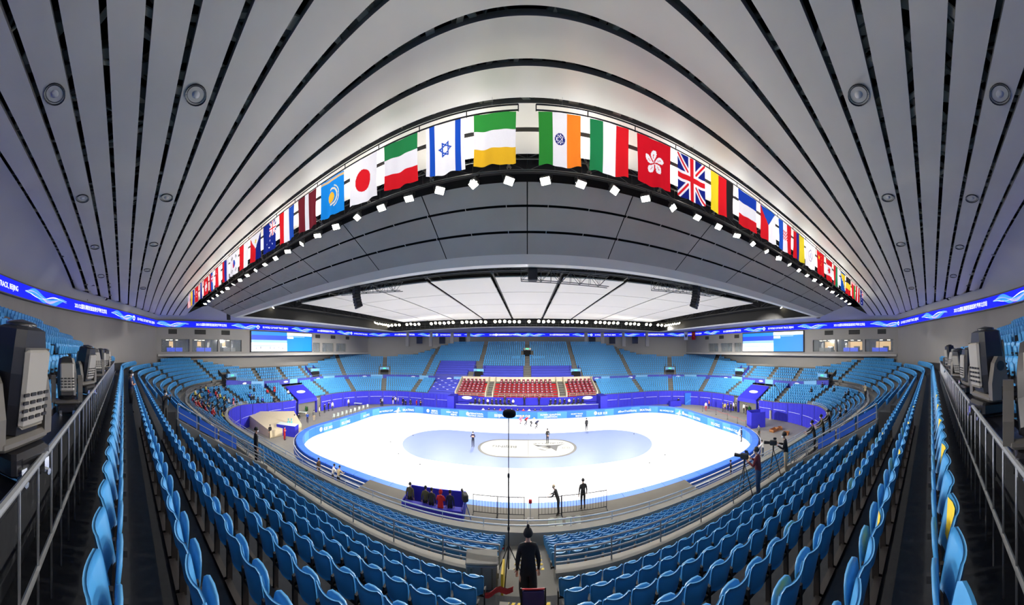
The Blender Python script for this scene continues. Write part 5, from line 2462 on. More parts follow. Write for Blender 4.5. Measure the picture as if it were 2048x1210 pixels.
# coloured parapet of the cross aisle, one panel after another, with white oval signs and a rail on top
pp = thing('aisle_parapet', 'blue printed parapet band between the lower and upper seat blocks', 'parapet')
NB = 60
oval = [(.62 * math.cos(a * PI / 10) * 1.0, .2 * math.sin(a * PI / 10)) for a in range(20)]
for k in range(NB):
    a0, a1 = .09 + .82 * k / NB, .09 + .82 * (k + 1) / NB
    pts = bowl_run(6.42, 0, a0, a1 - .0005, 4, 7.0, 0)
    mid = pts[2][0]
    if abs(mid.x) < VIPX + .6 and mid.y > 50:
        continue
    m = MB()
    zz = lambda p: 5.05 + (6.2 - 5.05) * (1 - wfar(p))
    A = [p + Vector((0, 0, zz(p) + .95)) for p, d in pts]
    B = [p + Vector((0, 0, zz(p) - .3)) for p, d in pts]
    C_ = [p + d * .12 + Vector((0, 0, zz(p) + .95)) for p, d in pts]
    D = [p + d * .12 + Vector((0, 0, zz(p) - .3)) for p, d in pts]
    m.strip(B, A)
    m.strip(A, C_)
    m.strip(C_, D)
    m.build('parapet_panel', 'parapet_sky' if k % 4 == 1 else 'parapet_blue', pp)
    if k % 4 == 2:
        p, d = pts[2]
        t_ = Vector((-d.y, d.x, 0))
        m = MB()
        m.add([p - d * .02 + t_ * (x * (1 if True else 0)) + Vector((0, 0, zz(p) + .5 + y)) for x, y in oval], [tuple(range(20))])
        m.build('oval_sign', 'white_print', pp)
for h in (1.1, 1.35):
    for (a0, a1) in ((.09, .42), (.58, .91)):
        m = MB()
        m.path([p + Vector((0, 0, 5.05 + (6.2 - 5.05) * (1 - wfar(p)) + h)) for p, d in bowl_run(6.45, 0, a0, a1, 60, 7.0, 0)], .025, 5)
        m.build('parapet_rail', 'rail_grey', pp)

# exits between the blocks
for k, (c, d) in enumerate(VOMS):
    rz = math.atan2(-d.x, d.y)
    nm = ['far left corner', 'left end', 'near left corner', 'far side left of the middle', 'far right corner', 'right end', 'near right corner', 'far side right of the middle'][k]
    t = thing('exit_doorway', 'dark exit doorway with blue lintel and green sign, %s' % nm, 'doorway', (c.x, c.y, 5.1), rz)
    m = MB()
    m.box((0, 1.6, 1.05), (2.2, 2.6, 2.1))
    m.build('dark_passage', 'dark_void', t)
    for s in (-1, 1):
        m = MB()
        m.add([(s * 1.3, 0, 0), (s * 1.3, 0, 1.1), (s * 1.3, 3.2, 3.3), (s * 1.3, 3.2, 0), (s * 1.12, 0, 0), (s * 1.12, 0, 1.1), (s * 1.12, 3.2, 3.3), (s * 1.12, 3.2, 0)],
              [(0, 1, 2, 3), (4, 5, 6, 7), (0, 1, 5, 4), (1, 2, 6, 5), (2, 3, 7, 6)])
        m.build('side_wall', 'parapet_blue' if k % 2 else 'concrete', t)
    m = MB()
    m.bbox((0, .55, 2.3), (2.6, .5, .75), .03)
    m.build('lintel', 'parapet_sky', t)
    m = MB()
    m.box((0, .28, 2.35), (.75, .05, .26))
    m.build('exit_sign', 'exit_green', t)
    m = MB()
    m.tube((-1.2, .3, 2.7), (-1.2, .3, 3.5), .02, 5)
    m.tube((1.2, .3, 2.7), (1.2, .3, 3.5), .02, 5)
    m.tube((-1.2, .3, 3.5), (1.2, .3, 3.5), .02, 5)
    m.build('guard_rail', 'rail_grey', t)
# upper exit on the far centre line
t = thing('exit_doorway', 'upper exit doorway with green sign in the middle of the far stand', 'doorway', (0, 72.6, 9.95))
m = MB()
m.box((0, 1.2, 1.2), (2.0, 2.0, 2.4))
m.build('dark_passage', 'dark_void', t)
m = MB()
m.bbox((0, .12, 2.3), (2.2, .2, .6), .03)
m.build('lintel', 'window_dark', t)
m = MB()
m.box((0, .0, 2.35), (.9, .05, .3))
m.build('exit_sign', 'exit_green', t)
for s in (-1, 1):
    o = thing('press_desk', 'pale blue desk front beside the upper exit, %s of it' % ('left' if s < 0 else 'right'), 'desk', (s * 3.2, 71.6, 9.45))
    m = MB()
    m.bbox((0, 0, .55), (3.6 if s > 0 else 2.2, .12, 1.0), .02)
    m.build('desk_front', 'parapet_sky', o)
    m = MB()
    m.bbox((0, .3, 1.06), (3.6 if s > 0 else 2.2, .6, .05), .02)
    m.build('desk_top', 'deck_dark', o)
# aisle stairs of the far stand and the ends (grey steps between the blocks)
fa = MB()
for r, r2 in zip(ROWS[:-1], ROWS[1:]):
    if r[0] != r2[0]:
        continue
    for x in (-XS, -12.5, 0, 12.5, XS):
        if r[0] == 'A' and abs(x) < VIPX:
            continue
        y1 = CY + HY + r2[4] - .55
        fa.box((x, y1 - .16, (r[5] + r2[5]) / 2 - .1), (1.0, .32, (r2[5] - r[5]) / 2 + .2))
    for sx in (-1, 1):
        for sy in (-1, 1):
            for th in (30, 60, 90):
                a = math.radians(th)
                d = Vector((sx * math.sin(a), sy * math.cos(a), 0))
                b = Vector((sx * XS, CY + sy * 6.9, 0)) + d * 14
                w_ = wfar(b)
                p = b + d * (row_ox(r2, w_) - .55 - .16)
                if not inside(CLIP, p.x, p.y):
                    continue
                fa.box((p.x, p.y, (row_z(r, w_) + row_z(r2, w_)) / 2 - .1), (1.0, .32, (row_z(r2, w_) - row_z(r, w_)) / 2 + .2), math.atan2(d.x, -d.y))
o = fa.build('stair_floor', 'concrete')
tag(o, 'grey half steps of the aisles between the seat blocks', None, None, 'structure')

# ---- VIP tribune on the far side
vp = bpy.data.objects.new('tribune_floor', None)
COL.objects.link(vp)
tag(vp, 'red-carpeted tribune with cream partitions in the middle of the far stand', None, None, 'structure')
ZV = 2.75
for (x0, x1, nm) in ((-16.2, -9.4, 'l'), (-7.6, 6.9, 'c'), (8.9, 15.8, 'r')):
    for i in range(6):
        m = MB()
        m.box(((x0 + x1) / 2, 57.3 + 1.0 * i, ZV + .4 * i - .2), (x1 - x0, 1.0, .4 + .02))
        m.build('carpet_step', 'red_carpet', vp)
    for x in (x0 - .1, x1 + .1):
        m = MB()
        m.add([(x - .12, 56.6, ZV - .4), (x + .12, 56.6, ZV - .4), (x + .12, 63.2, ZV - .4), (x - .12, 63.2, ZV - .4), (x - .12, 56.6, ZV + .9), (x + .12, 56.6, ZV + .9), (x + .12, 63.2, ZV + 3.4), (x - .12, 63.2, ZV + 3.4)],
              [(0, 1, 5, 4), (1, 2, 6, 5), (2, 3, 7, 6), (3, 0, 4, 7), (4, 5, 6, 7)])
        m.build('partition', 'cream', vp)
m = MB()
m.box((0, 63.3, 4.9), (33, .15, 2.4))
m.build('back_wall', 'cream', vp)
for x in (-8.5, 7.9):
    m = MB()
    m.box((x, 59.8, 1.9), (1.5, 5.6, 1.7))
    m.build('ramp', 'beige', vp)
# red armchairs, one mesh each (a few pixels wide)
m = MB()
m.bbox((0, .1, .3), (.56, .5, .3), .05)
m.bbox((0, -.16, .62), (.56, .14, .66), .06)
for s in (-1, 1):
    m.bbox((s * .3, .08, .42), (.1, .5, .4), .04)
m.bbox((0, -.13, .98), (.36, .13, .08), .02, mi=1)
vip_me = m.mesh('armchair', ['red_seat', 'white_print'])
cnt = {}
for (x0, x1, cols, nm) in ((-15.6, -10.6, 6, 'left'), (-6.2, 5.5, 12, 'middle'), (10.2, 15.3, 6, 'right')):
    for i in range(6):
        for c in range(cols):
            x = x0 + (x1 - x0) * c / (cols - 1)
            o = put('tribune_armchair', vip_me, None, (x, 57.5 + 1.0 * i, ZV + .4 * i + .012), PI)
            tag(o, 'dark red armchair, %s from left in row %s of the %s tribune block' % (nth(c + 1), ['one', 'two', 'three', 'four', 'five', 'six'][i], nm), 'armchair', 'red armchairs in the far tribune')
for (x0, x1, nm) in ((-16.0, -9.6, 'left'), (-6.4, 5.7, 'middle'), (9.4, 15.7, 'right')):
    t = thing('tribune_rail', 'gold and red railing before the %s tribune block' % nm, 'railing', (0, 56.72, ZV))
    for h in (.3, .62):
        m = MB()
        m.tube((x0, 0, h), (x1, 0, h), .03, 6)
        m.build('rail', 'cream', t)
    n = int((x1 - x0) / 1.3)
    for i in range(n + 1):
        m = MB()
        m.tube((x0 + (x1 - x0) * i / n, 0, 0), (x0 + (x1 - x0) * i / n, 0, .62), .025, 5)
        m.build('post', 'cream', t)
# blue judges' stage below the tribune
js = thing('judges_stage', 'royal blue draped stage with two desk levels below the red tribune', 'stage', (0, 0, 0))
m = MB()
m.add([(-16.2, 56.5, -.03), (16.2, 56.5, -.03), (16.2, 56.5, 2.75), (-16.2, 56.5, 2.75), (-13.2, 55.1, 1.6), (13.2, 55.1, 1.6)], [(0, 1, 2, 3)])
m.quad((-11.0, 55.1, 1.55), (11.0, 55.1, 1.55), (7.5, 56.45, 2.72), (-7.5, 56.45, 2.72))
m.build('upper_drape', 'drape', js)
m = MB()
m.bbox((0, 54.4, .75), (29.5, 1.6, 1.5), .03)
m.build('desk_level', 'drape', js)
m = MB()
m.bbox((0, 53.55, .95), (30.5, .12, 1.5), .02)
m.build('desk_front', 'drape_dark', js)
m = MB()
m.box((0, 53.47, 1.66), (30.5, .04, .05))
m.build('desk_edge', 'white_print', js)
m = MB()
m.bbox((-3.2, 52.75, .42), (13, .7, .84), .03)
m.build('lower_desk', 'drape_dark', js)
m = MB()
m.box((-3.2, 52.7, .87), (13, .8, .04))
m.build('lower_desk_top', 'white_print', js)
for s in (-1, 1):
    m = MB()
    m.bbox((s * 16.3, 54.6, 1.6), (1.6, 3.4, 3.2), .06)
    m.build('pylon', 'drape', js)
    m = MB()
    m.bbox((s * 13.4, 56.2, 2.3), (5.0, .3, 1.2), .05)
    m.build('wing_panel', 'drape_dark', js)
    m = MB()
    m.add([Vector((s * 13.4 + x * 1.9, 56.03, 2.55 + y * 1.6)) for x, y in oval], [tuple(range(19, -1, -1))])
    m.build('oval_sign', 'white_print', js)
for (x0, x1) in ((-12.5, -2.2), (4.4, 12.5)):
    m = MB()
    m.bbox(((x0 + x1) / 2, 53.95, 1.72), (x1 - x0, .55, .05), .01)
    m.build('white_desk', 'chair_white', js)
    for k in range(int((x1 - x0) / .95)):
        m = MB()
        m.bbox((x0 + .4 + .95 * k, 53.9, 1.9), (.42, .05, .3), .01)
        m.build('monitor', 'black_metal', js)

# ---- blue cloth over benches in the far upper blocks
for (x0, x1, ns, nm) in ((-11.7, -1.0, (9, 8, 7, 6, 5), 'left of the middle stairs'), (1.0, 11.7, (9, 8, 7, 6, 5), 'right of the middle stairs'), (-24.0, -13.9, (9, 8, 7, 6, 5, 4, 3), 'further left')):
    for q, n in enumerate(ns):
        r = [r_ for r_ in ROWS if r_[0] == 'B' and r_[1] == n][0]
        y, z = CY + HY + r[4], r[5]
        xa, xb = x0 + (.35 * q if x0 < -13 else 0), x1 - (1.4 if n > 6 and x0 < -13 else 0)
        if x0 < -13:
            xa = x0
        m = MB()
        m.bbox(((xa + xb) / 2, y - .12, z + .46), (xb - xa, .62, .9), .08)
        o = m.build('draped_bench', 'bench_cloth')
        tag(o, 'long bench under violet-blue cloth, %s, %s row from the rail' % (nm, nth(q + 1)), 'bench', 'cloth-covered benches in the far stand')
for i in range(7):
    r = ROWS[i]
    y, z = CY + HY + r[4], r[5]
    m = MB()
    m.bbox((-19.9, y - .1, z + .36), (6.4 - .05 * i, .55, .7), .07)
    o = m.build('draped_bench', 'bench_cloth')
    tag(o, 'low bench under blue cloth left of the tribune, %s row from the ice' % nth(i + 1), 'bench', 'cloth-covered benches in the far stand')
    for k in range(5):
        if (k + i) % 2 == 0 and i > 0:
            m = MB()
            m.bbox((-22.4 + 1.25 * k, y - .15, z + .76), (.5, .35, .1), .03)
            p_ = m.build('paper_pad', 'white_print', o)

# ---- tunnels through the end stands with their blue roofs
for sx, wd_ in ((-1, 'left'), (1, 'right')):
    t = thing('tunnel_canopy', 'sloping royal blue canopy with white oval sign over the %s tunnel' % wd_, 'canopy', (sx * 40.8, CY, 0))
    m = MB()
    P = [(0, 2.75), (4.6, 4.75), (4.6, 4.95), (0, 2.95)]
    for (x0, z0), (x1, z1) in zip(P, P[1:] + P[:1]):
        m.quad((sx * x0, -2.5, z0), (sx * x0, 2.5, z0), (sx * x1, 2.5, z1), (sx * x1, -2.5, z1))
    for y in (-2.5, 2.5):
        m.add([(sx * x, y, z) for x, z in P], [(0, 1, 2, 3)])
    m.build('canopy_roof', 'drape', t)
    m = MB()
    m.add([(sx * (2.3 + y * 2.3), x * 1.9, 2.95 + (2.3 + y * 2.3) / 4.6 * 2.0 + .03) for x, y in oval], [tuple(range(20))])
    m.build('oval_sign', 'white_print', t)
    for y in (-2.6, 2.6):
        m = MB()
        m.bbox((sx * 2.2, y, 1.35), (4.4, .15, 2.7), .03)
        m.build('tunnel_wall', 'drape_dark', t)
    m = MB()
    m.bbox((0, 0, 2.55), (.12, 5.2, .55), .03)
    m.build('front_valance', 'drape', t)
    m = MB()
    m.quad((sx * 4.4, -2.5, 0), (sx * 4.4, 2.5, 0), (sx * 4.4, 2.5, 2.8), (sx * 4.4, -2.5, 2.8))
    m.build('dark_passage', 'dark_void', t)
    for y in (-3.0, 3.0):
        m = MB()
        for i in range(7):
            m.box((sx * (.9 + .85 * i), y, 2.6 + .36 * i - .1), (.85, .75, .25))
        m.build('side_steps', 'concrete_pale', t)

# ---- things on the deck
def blue_box(label, p, d, rz, top='drape'):
    t = thing('camera_box', label, 'box', (p.x, p.y, -.03), rz)
    for s in (-1, 1):
        m = MB()
        m.bbox((s * d[0] / 2, 0, d[2] / 2), (.08, d[1], d[2]), .02)
        m.build('side_panel', 'drape', t)
        m = MB()
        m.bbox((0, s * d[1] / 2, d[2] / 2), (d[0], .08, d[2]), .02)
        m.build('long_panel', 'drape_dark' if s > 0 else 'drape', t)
    m = MB()
    m.bbox((0, 0, d[2] - .55), (d[0] - .1, d[1] - .1, .06), .01)
    m.build('box_deck', top, t)
    return t


p = at(1512, 852, 0)
blue_box('tall royal blue camera box on the deck near the right boards', p, (2.6, 2.2, 2.4), -.5)
p = at(736, 806, 0) + Vector((-.6, 1.2, 0))
blue_box('royal blue camera box on the deck by the far left boards', p, (2.8, 2.0, 2.3), .3)
p = at(575, 869, 0)
t = blue_box('blue draped table on the deck by the left boards', p, (3.2, 1.4, 1.5), .5)
m = MB()
m.box((0, 0, 1.5), (3.2, 1.4, .05))
m.build('table_top', 'chair_white', t)
p = at(1350, 812, 0)
blue_box('low blue rinkside box by the far right boards', p, (2.8, 1.2, 1.2), -.2)
p = at(1283, 806, 0) + Vector((0, 1.6, 0))
blue_box('small blue camera box below the far seats right of the tribune', p, (2.6, 1.6, 2.1), 0)
p = at(1395, 812, 0)
t = thing('sponsor_wall', 'bright blue sponsor wall with curved stripe by the far right boards', 'sign', (p.x + .6, p.y + 2.0, -.03), -.35)
m = MB()
m.bbox((0, 0, 1.3), (5.0, .2, 2.6), .03)
m.build('sign_board', 'pad_face', t)
m = MB()
m.strip([Vector((-2.3 + 4.6 * i / 16, -.115, .5 + 1.0 * math.sin(PI * i / 16))) for i in range(17)], [Vector((-2.3 + 4.6 * i / 16, -.115, .2 + .9 * math.sin(PI * i / 16))) for i in range(17)])
m.build('curved_stripe', 'pad_face_light', t)
p = at(1367, 800, 0)
t = thing('sponsor_wall', 'violet wall with white bird emblem by the far right boards', 'sign', (p.x, p.y + 3.0, -.03), -.2)
m = MB()
m.bbox((0, 0, 1.4), (3.4, .2, 2.8), .03)
m.build('sign_board', 'drape', t)
m = MB()
for pl in BIRD:
    m.add([Vector((x * 1.1, -.12, 1.3 + y * 1.2)) for x, y in pl], [tuple(range(len(pl)))])
m.build('bird_emblem', 'white_print', t)
# beige ramp in the near left corner
q = [at(478, 823, 1.7), at(590, 812, 1.7), at(602, 852, .9), at(548, 866, .9)]
a, b, c, d = at(487, 822, 2.0), at(588, 822, 2.0), at(603, 848, 1.0), at(540, 862, 1.0)
m = MB()
m.quad(a, d, c, b)
for u, v in ((a, d), (d, c), (c, b), (b, a)):
    m.quad(u, v, Vector((v.x, v.y, 0)), Vector((u.x, u.y, 0)))
o = m.build('access_ramp', 'beige')
tag(o, 'wide beige ramp in the corner left of the ice', 'ramp')
# pillars, plants, crates, jib
for k, px in enumerate((1541, 1556)):
    p = at(px, 838, 0)
    m = MB()
    m.lathe([(.22, 0), (.22, 1.5), (.2, 1.56), (0, 1.56)], 14)
    m.lathe([(.3, 0), (.3, .06), (.22, .08)], 14)
    o = m.build('bollard', 'concrete_pale', loc=(p.x, p.y, -.03))
    tag(o, 'pale round bollard on the right deck, %s of two' % ('left' if k == 0 else 'right'), 'bollard', 'bollards on the right deck')
for k, (px, py, lab) in enumerate(((1499, 829, 'beside the blue camera box on the right deck'), (612, 828, 'by the left tunnel'))):
    p = at(px, py, 0)
    t = thing('potted_plant', 'bushy green potted plant ' + lab, 'plant', (p.x, p.y, -.03))
    m = MB()
    m.lathe([(.18, 0), (.24, .3), (.2, .3), (0, .28)], 12)
    m.build('pot', 'beige', t)
    m = MB()
    rr = random.Random(k)
    for i in range(60):
        a_, e_ = rr.uniform(0, 6.28), rr.uniform(.1, 1.4)
        d_ = Vector((math.cos(a_) * math.cos(e_), math.sin(a_) * math.cos(e_), math.sin(e_) * 1.3))
        b_ = Vector((0, 0, .35 + rr.uniform(0, .5)))
        s_ = Vector((-math.sin(a_), math.cos(a_), 0)) * .1
        m.add([b_ - s_ * .3, b_ + d_ * .35 - s_, b_ + d_ * .75, b_ + d_ * .35 + s_], [(0, 1, 2, 3)])
    f_ = m.build('foliage', 'leaf', t)
    f_['kind'] = 'stuff'
for k, (px, py, d_) in enumerate(((1548, 862, (1.5, .8, .4)), (1572, 868, (1.2, .9, .3)), (1560, 858, (1.0, .6, .35)))):
    p = at(px, py, 0)
    t = thing('wooden_crate', 'open wooden crate on the right deck, %s from the boards' % nth(k + 1), 'crate', (p.x, p.y, -.03), .4 * k, 'wooden crates on the right deck')
    for s in (-1, 1):
        m = MB()
        m.box((s * d_[0] / 2, 0, d_[2] / 2), (.05, d_[1], d_[2]))
        m.build('end_board', 'wood', t)
        m = MB()
        m.box((0, s * d_[1] / 2, d_[2] / 2), (d_[0], .05, d_[2]))
        m.build('side_board', 'wood', t)
    m = MB()
    m.box((0, 0, .03), (d_[0], d_[1], .05))
    m.build('bottom_board', 'wood', t)
jib = thing('camera_crane', 'long black camera crane arm rising from the right deck', 'crane', at(1583, 838, 0))
tip = at_y(1549, 768, 30.5) - jib.location
m = MB()
m.tube((0, 0, 1.5), tip, .07, 8, r2=.045)
m.build('crane_arm', 'black_metal', jib)
m = MB()
m.tube((0, 0, 0), (0, 0, 1.55), .1, 8)
for a_ in (0, 2.1, 4.2):
    m.tube((0, 0, .5), (.7 * math.cos(a_), .7 * math.sin(a_), 0), .04, 6)
m.build('crane_stand', 'black_metal', jib)
m = MB()
m.bbox(tip + Vector((0, 0, -.25)), (.3, .4, .35), .05)
m.build('crane_camera', 'speaker_black', jib)
# white tables and chairs on the left deck
for k in range(9):
    p = at(668 + 8.4 * k, 838 - 2.6 * k, 0)
    m = MB()
    m.bbox((0, .18, .45), (.42, .4, .05), .02)
    m.bbox((0, -.02, .72), (.42, .05, .45), .02)
    for sx in (-.18, .18):
        for y in (0, .34):
            m.tube((sx, y, 0), (sx, y, .45), .015, 4)
    o = m.build('deck_chair', 'chair_white', loc=(p.x, p.y, -.03), rz=PI + .35)
    tag(o, 'white chair in the row on the left deck, %s from its near end' % nth(k + 1), 'chair', 'white chairs on the left deck')
for k, (px, py) in enumerate(((607, 832), (716, 813), (1385, 806))):
    p = at(px, py, 0)
    t = thing('deck_table', 'white folding table on the deck, %s' % ('by the left tunnel', 'at the far left boards', 'at the far right boards')[k], 'table', (p.x, p.y, -.03), (.6, .3, -.3)[k])
    m = MB()
    m.bbox((0, 0, .73), (1.9, .75, .05), .01)
    m.build('table_top', 'chair_white', t)
    for sx in (-.8, .8):
        for y in (-.3, .3):
            m = MB()
            m.tube((sx, y, 0), (sx, y, .72), .02, 5)
            m.build('table_leg', 'rail_grey', t)
# low red rope barriers on the right deck
t = thing('rope_barrier', 'low red rope barrier on the right deck outside the boards', 'barrier')
P = [at(px, py, 0) for px, py in ((1405, 822), (1432, 829), (1455, 838), (1475, 846), (1492, 853))]
for p in P:
    m = MB()
    m.tube((p.x, p.y, -.03), (p.x, p.y, .95), .025, 6)
    m.lathe([(.16, 0), (.16, .03), (0, .05)], 10, 0, Matrix.Translation((p.x, p.y, -.03)))
    m.build('stanchion', 'black_metal', t)
for a, b in zip(P[:-1], P[1:]):
    m = MB()
    m.path([a.lerp(b, i / 6) + Vector((0, 0, .9 - .2 * math.sin(PI * i / 6))) for i in range(7)], .02, 5)
    m.build('rope', 'red_tape', t)
# ================================================================== people
def skin_person(name, J, bulk=1.0, fingers=True, coat=0.0):
    """J: joint name -> position (figure faces +y, feet at z 0). Returns body mesh with slots top, legs, skin, shoe."""
    verts, rad, edges, tags = [], [], [], []
    idx = {}

    def V(nm, p, r):
        idx[nm] = len(verts)
        verts.append(Vector(p))
        rad.append(r)

    def E(a, b, tag_):
        edges.append((idx[a], idx[b]))
        tags.append(tag_)
    b = bulk
    V('pelvis', J['pelvis'], (.15 * b, .115 * b))
    V('spine', Vector(J['pelvis']).lerp(Vector(J['chest']), .5), (.145 * b, .115 * b))
    V('chest', J['chest'], (.165 * b, .125 * b))
    V('neck', J['neck'], (.06, .06))
    V('skull', J['head'], (.085, .098))
    up = (Vector(J['head']) - Vector(J['neck'])).normalized()
    fw = Vector(J.get('look', (0, 1, 0))).normalized()
    V('crown', Vector(J['head']) + up * .09, (.075, .085))
    V('jaw', Vector(J['head']) - up * .075 + fw * .035, (.06, .06))
    V('nose', Vector(J['head']) + fw * .105 - up * .02, (.016, .02))
    E('pelvis', 'spine', 'top')
    E('spine', 'chest', 'top')
    E('chest', 'neck', 'top')
    E('neck', 'jaw', 'skin')
    E('jaw', 'skull', 'skin')
    E('skull', 'crown', 'skin')
    E('skull', 'nose', 'skin')
    for s, S_ in ((-1, 'l'), (1, 'r')):
        V('sh' + S_, J['sh' + S_], (.07 * b, .07 * b))
        V('el' + S_, J['el' + S_], (.05 * b, .05 * b))
        V('wr' + S_, J['wr' + S_], (.035, .035))
        wr, el = Vector(J['wr' + S_]), Vector(J['el' + S_])
        d = (wr - el).normalized()
        hd = Vector(J.get('hd' + S_, wr + d * .085))
        V('hd' + S_, hd, (.036, .024))
        E('chest', 'sh' + S_, 'top')
        E('sh' + S_, 'el' + S_, 'top')
        E('el' + S_, 'wr' + S_, 'top')
        E('wr' + S_, 'hd' + S_, 'skin')
        if fingers:
            hdir = (hd - wr).normalized()
            sd = hdir.cross(Vector((0, 0, 1)))
            if sd.length < .2:
                sd = Vector((0, 1, 0))
            sd.normalize()
            curl = sd.cross(hdir).normalized() * (1 if True else -1)
            for k, ln in enumerate((.05, .058, .055, .043)):
                o_ = sd * (-.027 + .018 * k)
                a = hd + hdir * .035 + o_
                V('f%d%s' % (k, S_), a, (.0095, .0095))
                V('g%d%s' % (k, S_), a + hdir * ln * .6 - curl * .012, (.0085, .0085))
                V('h%d%s' % (k, S_), a + hdir * ln * .9 - curl * .034, (.0075, .0075))
                E('hd' + S_, 'f%d%s' % (k, S_), 'skin')
                E('f%d%s' % (k, S_), 'g%d%s' % (k, S_), 'skin')
                E('g%d%s' % (k, S_), 'h%d%s' % (k, S_), 'skin')
            a = wr.lerp(hd, .5) - sd * .04
            V('t0' + S_, a, (.012, .012))
            V('t1' + S_, a - sd * .02 + hdir * .035, (.01, .01))
            E('wr' + S_, 't0' + S_, 'skin')
            E('t0' + S_, 't1' + S_, 'skin')
        V('hip' + S_, J['hip' + S_], (.095 * b, .1 * b))
        V('kn' + S_, J['kn' + S_], (.062 + coat, .065 + coat))
        V('an' + S_, J['an' + S_], (.042, .045))
        V('toe' + S_, J['toe' + S_], (.042, .03))
        E('pelvis', 'hip' + S_, 'legs' if coat == 0 else 'top')
        E('hip' + S_, 'kn' + S_, 'legs' if coat == 0 else 'top')
        E('kn' + S_, 'an' + S_, 'legs')
        E('an' + S_, 'toe' + S_, 'shoe')
    me = bpy.data.meshes.new(name)
    me.from_pydata([tuple(v) for v in verts], edges, [])
    o = bpy.data.objects.new(name, me)
    COL.objects.link(o)
    md = o.modifiers.new('skin', 'SKIN')
    md.use_smooth_shade = True
    md.branch_smoothing = .4
    for i, r in enumerate(rad):
        me.skin_vertices[0].data[i].radius = r
        me.skin_vertices[0].data[i].use_root = (i == 0)
    sub = o.modifiers.new('sub', 'SUBSURF')
    sub.levels = 1
    dg = bpy.context.evaluated_depsgraph_get()
    res = bpy.data.meshes.new_from_object(o.evaluated_get(dg))
    bpy.data.objects.remove(o)
    res.name = name
    segs = [(verts[a], verts[c], t) for (a, c), t in zip(edges, tags)]
    slot = {'top': 0, 'legs': 1, 'skin': 2, 'shoe': 3}
    mi = []
    for p in res.polygons:
        q = p.center
        best, bt = 1e9, 0
        for a, c, t in segs:
            d = c - a
            L2 = d.length_squared
            u = max(0, min(1, (q - a).dot(d) / L2)) if L2 > 0 else 0
            e = (a + d * u - q).length
            if e < best:
                best, bt = e, slot[t]
        mi.append(bt)
    res.materials.clear()
    for m_ in ('cloth_black', 'cloth_charcoal', 'skin', 'shoe'):
        res.materials.append(MT[m_])
    res.polygons.foreach_set('material_index', mi)
    res.polygons.foreach_set('use_smooth', [True] * len(mi))
    return res


def pose_stand(arms='side', lean=0.0, **k):
    J = dict(pelvis=(0, 0, .96), chest=(0, .0 + lean * .35, 1.32), neck=(0, lean * .5, 1.5), head=(0, .02 + lean * .6, 1.64))
    for s, S_ in ((-1, 'l'), (1, 'r')):
        J['sh' + S_] = (s * .185, lean * .42, 1.43)
        J['hip' + S_] = (s * .095, 0, .9)
        J['kn' + S_] = (s * .105, .02, .5)
        J['an' + S_] = (s * .11, -.01, .085)
        J['toe' + S_] = (s * .13, .15, .035)
        if arms == 'side':
            J['el' + S_] = (s * .25, lean * .3 - .03, 1.14)
            J['wr' + S_] = (s * .26, lean * .3 + .04, .9)
        elif arms == 'back':
            J['el' + S_] = (s * .27, -.12, 1.16)
            J['wr' + S_] = (s * .07, -.17, .99)
            J['hd' + S_] = (s * .0, -.19, .95)
        elif arms == 'camera':
            J['el' + S_] = (s * .27, .16, 1.22)
            J['wr' + S_] = (s * .1, .36, 1.5)
            J['hd' + S_] = (s * .06, .42, 1.56)
        elif arms == 'tripod':
            J['el' + S_] = (s * .3, .1, 1.2)
            J['wr' + S_] = (s * .16, .36, 1.28)
            J['hd' + S_] = (s * .12, .44, 1.32)
        elif arms == 'fold':
            J['el' + S_] = (s * .27, .08, 1.17)
            J['wr' + S_] = (s * .02, .2, 1.2)
            J['hd' + S_] = (-s * .07, .19, 1.22)
        elif arms == 'rail':
            J['el' + S_] = (s * .26, .2 + lean * .3, 1.18)
            J['wr' + S_] = (s * .2, .44 + lean * .3, 1.08)
            J['hd' + S_] = (s * .17, .52 + lean * .3, 1.08)
    J.update(k)
    return J


def pose_walk():
    J = pose_stand('side')
    J.update(knl=(-.1, .2, .52), anl=(-.1, .26, .09), toel=(-.1, .41, .05), knr=(.1, -.02, .5), anr=(.1, -.3, .14), toer=(.1, -.18, .035),
             ell=(-.25, -.14, 1.16), wrl=(-.23, -.08, .94), elr=(.25, .12, 1.16), wrr=(.22, .26, 1.0), chest=(0, .1, 1.3), neck=(0, .2, 1.46), head=(0, .28, 1.58), shl=(-.185, .14, 1.41), shr=(.185, .14, 1.41))
    return J


def pose_sit():
    J = dict(pelvis=(0, 0, .52), chest=(0, .03, .9), neck=(0, .06, 1.08), head=(0, .09, 1.22))
    for s, S_ in ((-1, 'l'), (1, 'r')):
        J.update({'sh' + S_: (s * .185, .05, 1.02), 'el' + S_: (s * .25, .12, .74), 'wr' + S_: (s * .13, .34, .66), 'hip' + S_: (s * .1, .04, .5), 'kn' + S_: (s * .13, .46, .52),
                  'an' + S_: (s * .13, .44, .09), 'toe' + S_: (s * .14, .6, .04)})
    return J


def pose_skate(ph):
    J = dict(pelvis=(0, -.18, .78), chest=(0, .22, .98), neck=(0, .4, 1.06), head=(0, .52, 1.1), look=(0, 1, .1))
    for s, S_ in ((-1, 'l'), (1, 'r')):
        J.update({'sh' + S_: (s * .18, .3, 1.0), 'el' + S_: (s * .3, .1 + .2 * s * ph, .84), 'wr' + S_: (s * .26, .0 + .3 * s * ph, .68), 'hip' + S_: (s * .1, -.18, .74),
                  'kn' + S_: (s * .13, .14 + .08 * s * ph, .5), 'an' + S_: (s * .16 + .12 * ph * (s > 0), -.12 - .1 * s * ph, .12), 'toe' + S_: (s * .17 + .12 * ph * (s > 0), .06 - .1 * s * ph, .05)})
    return J


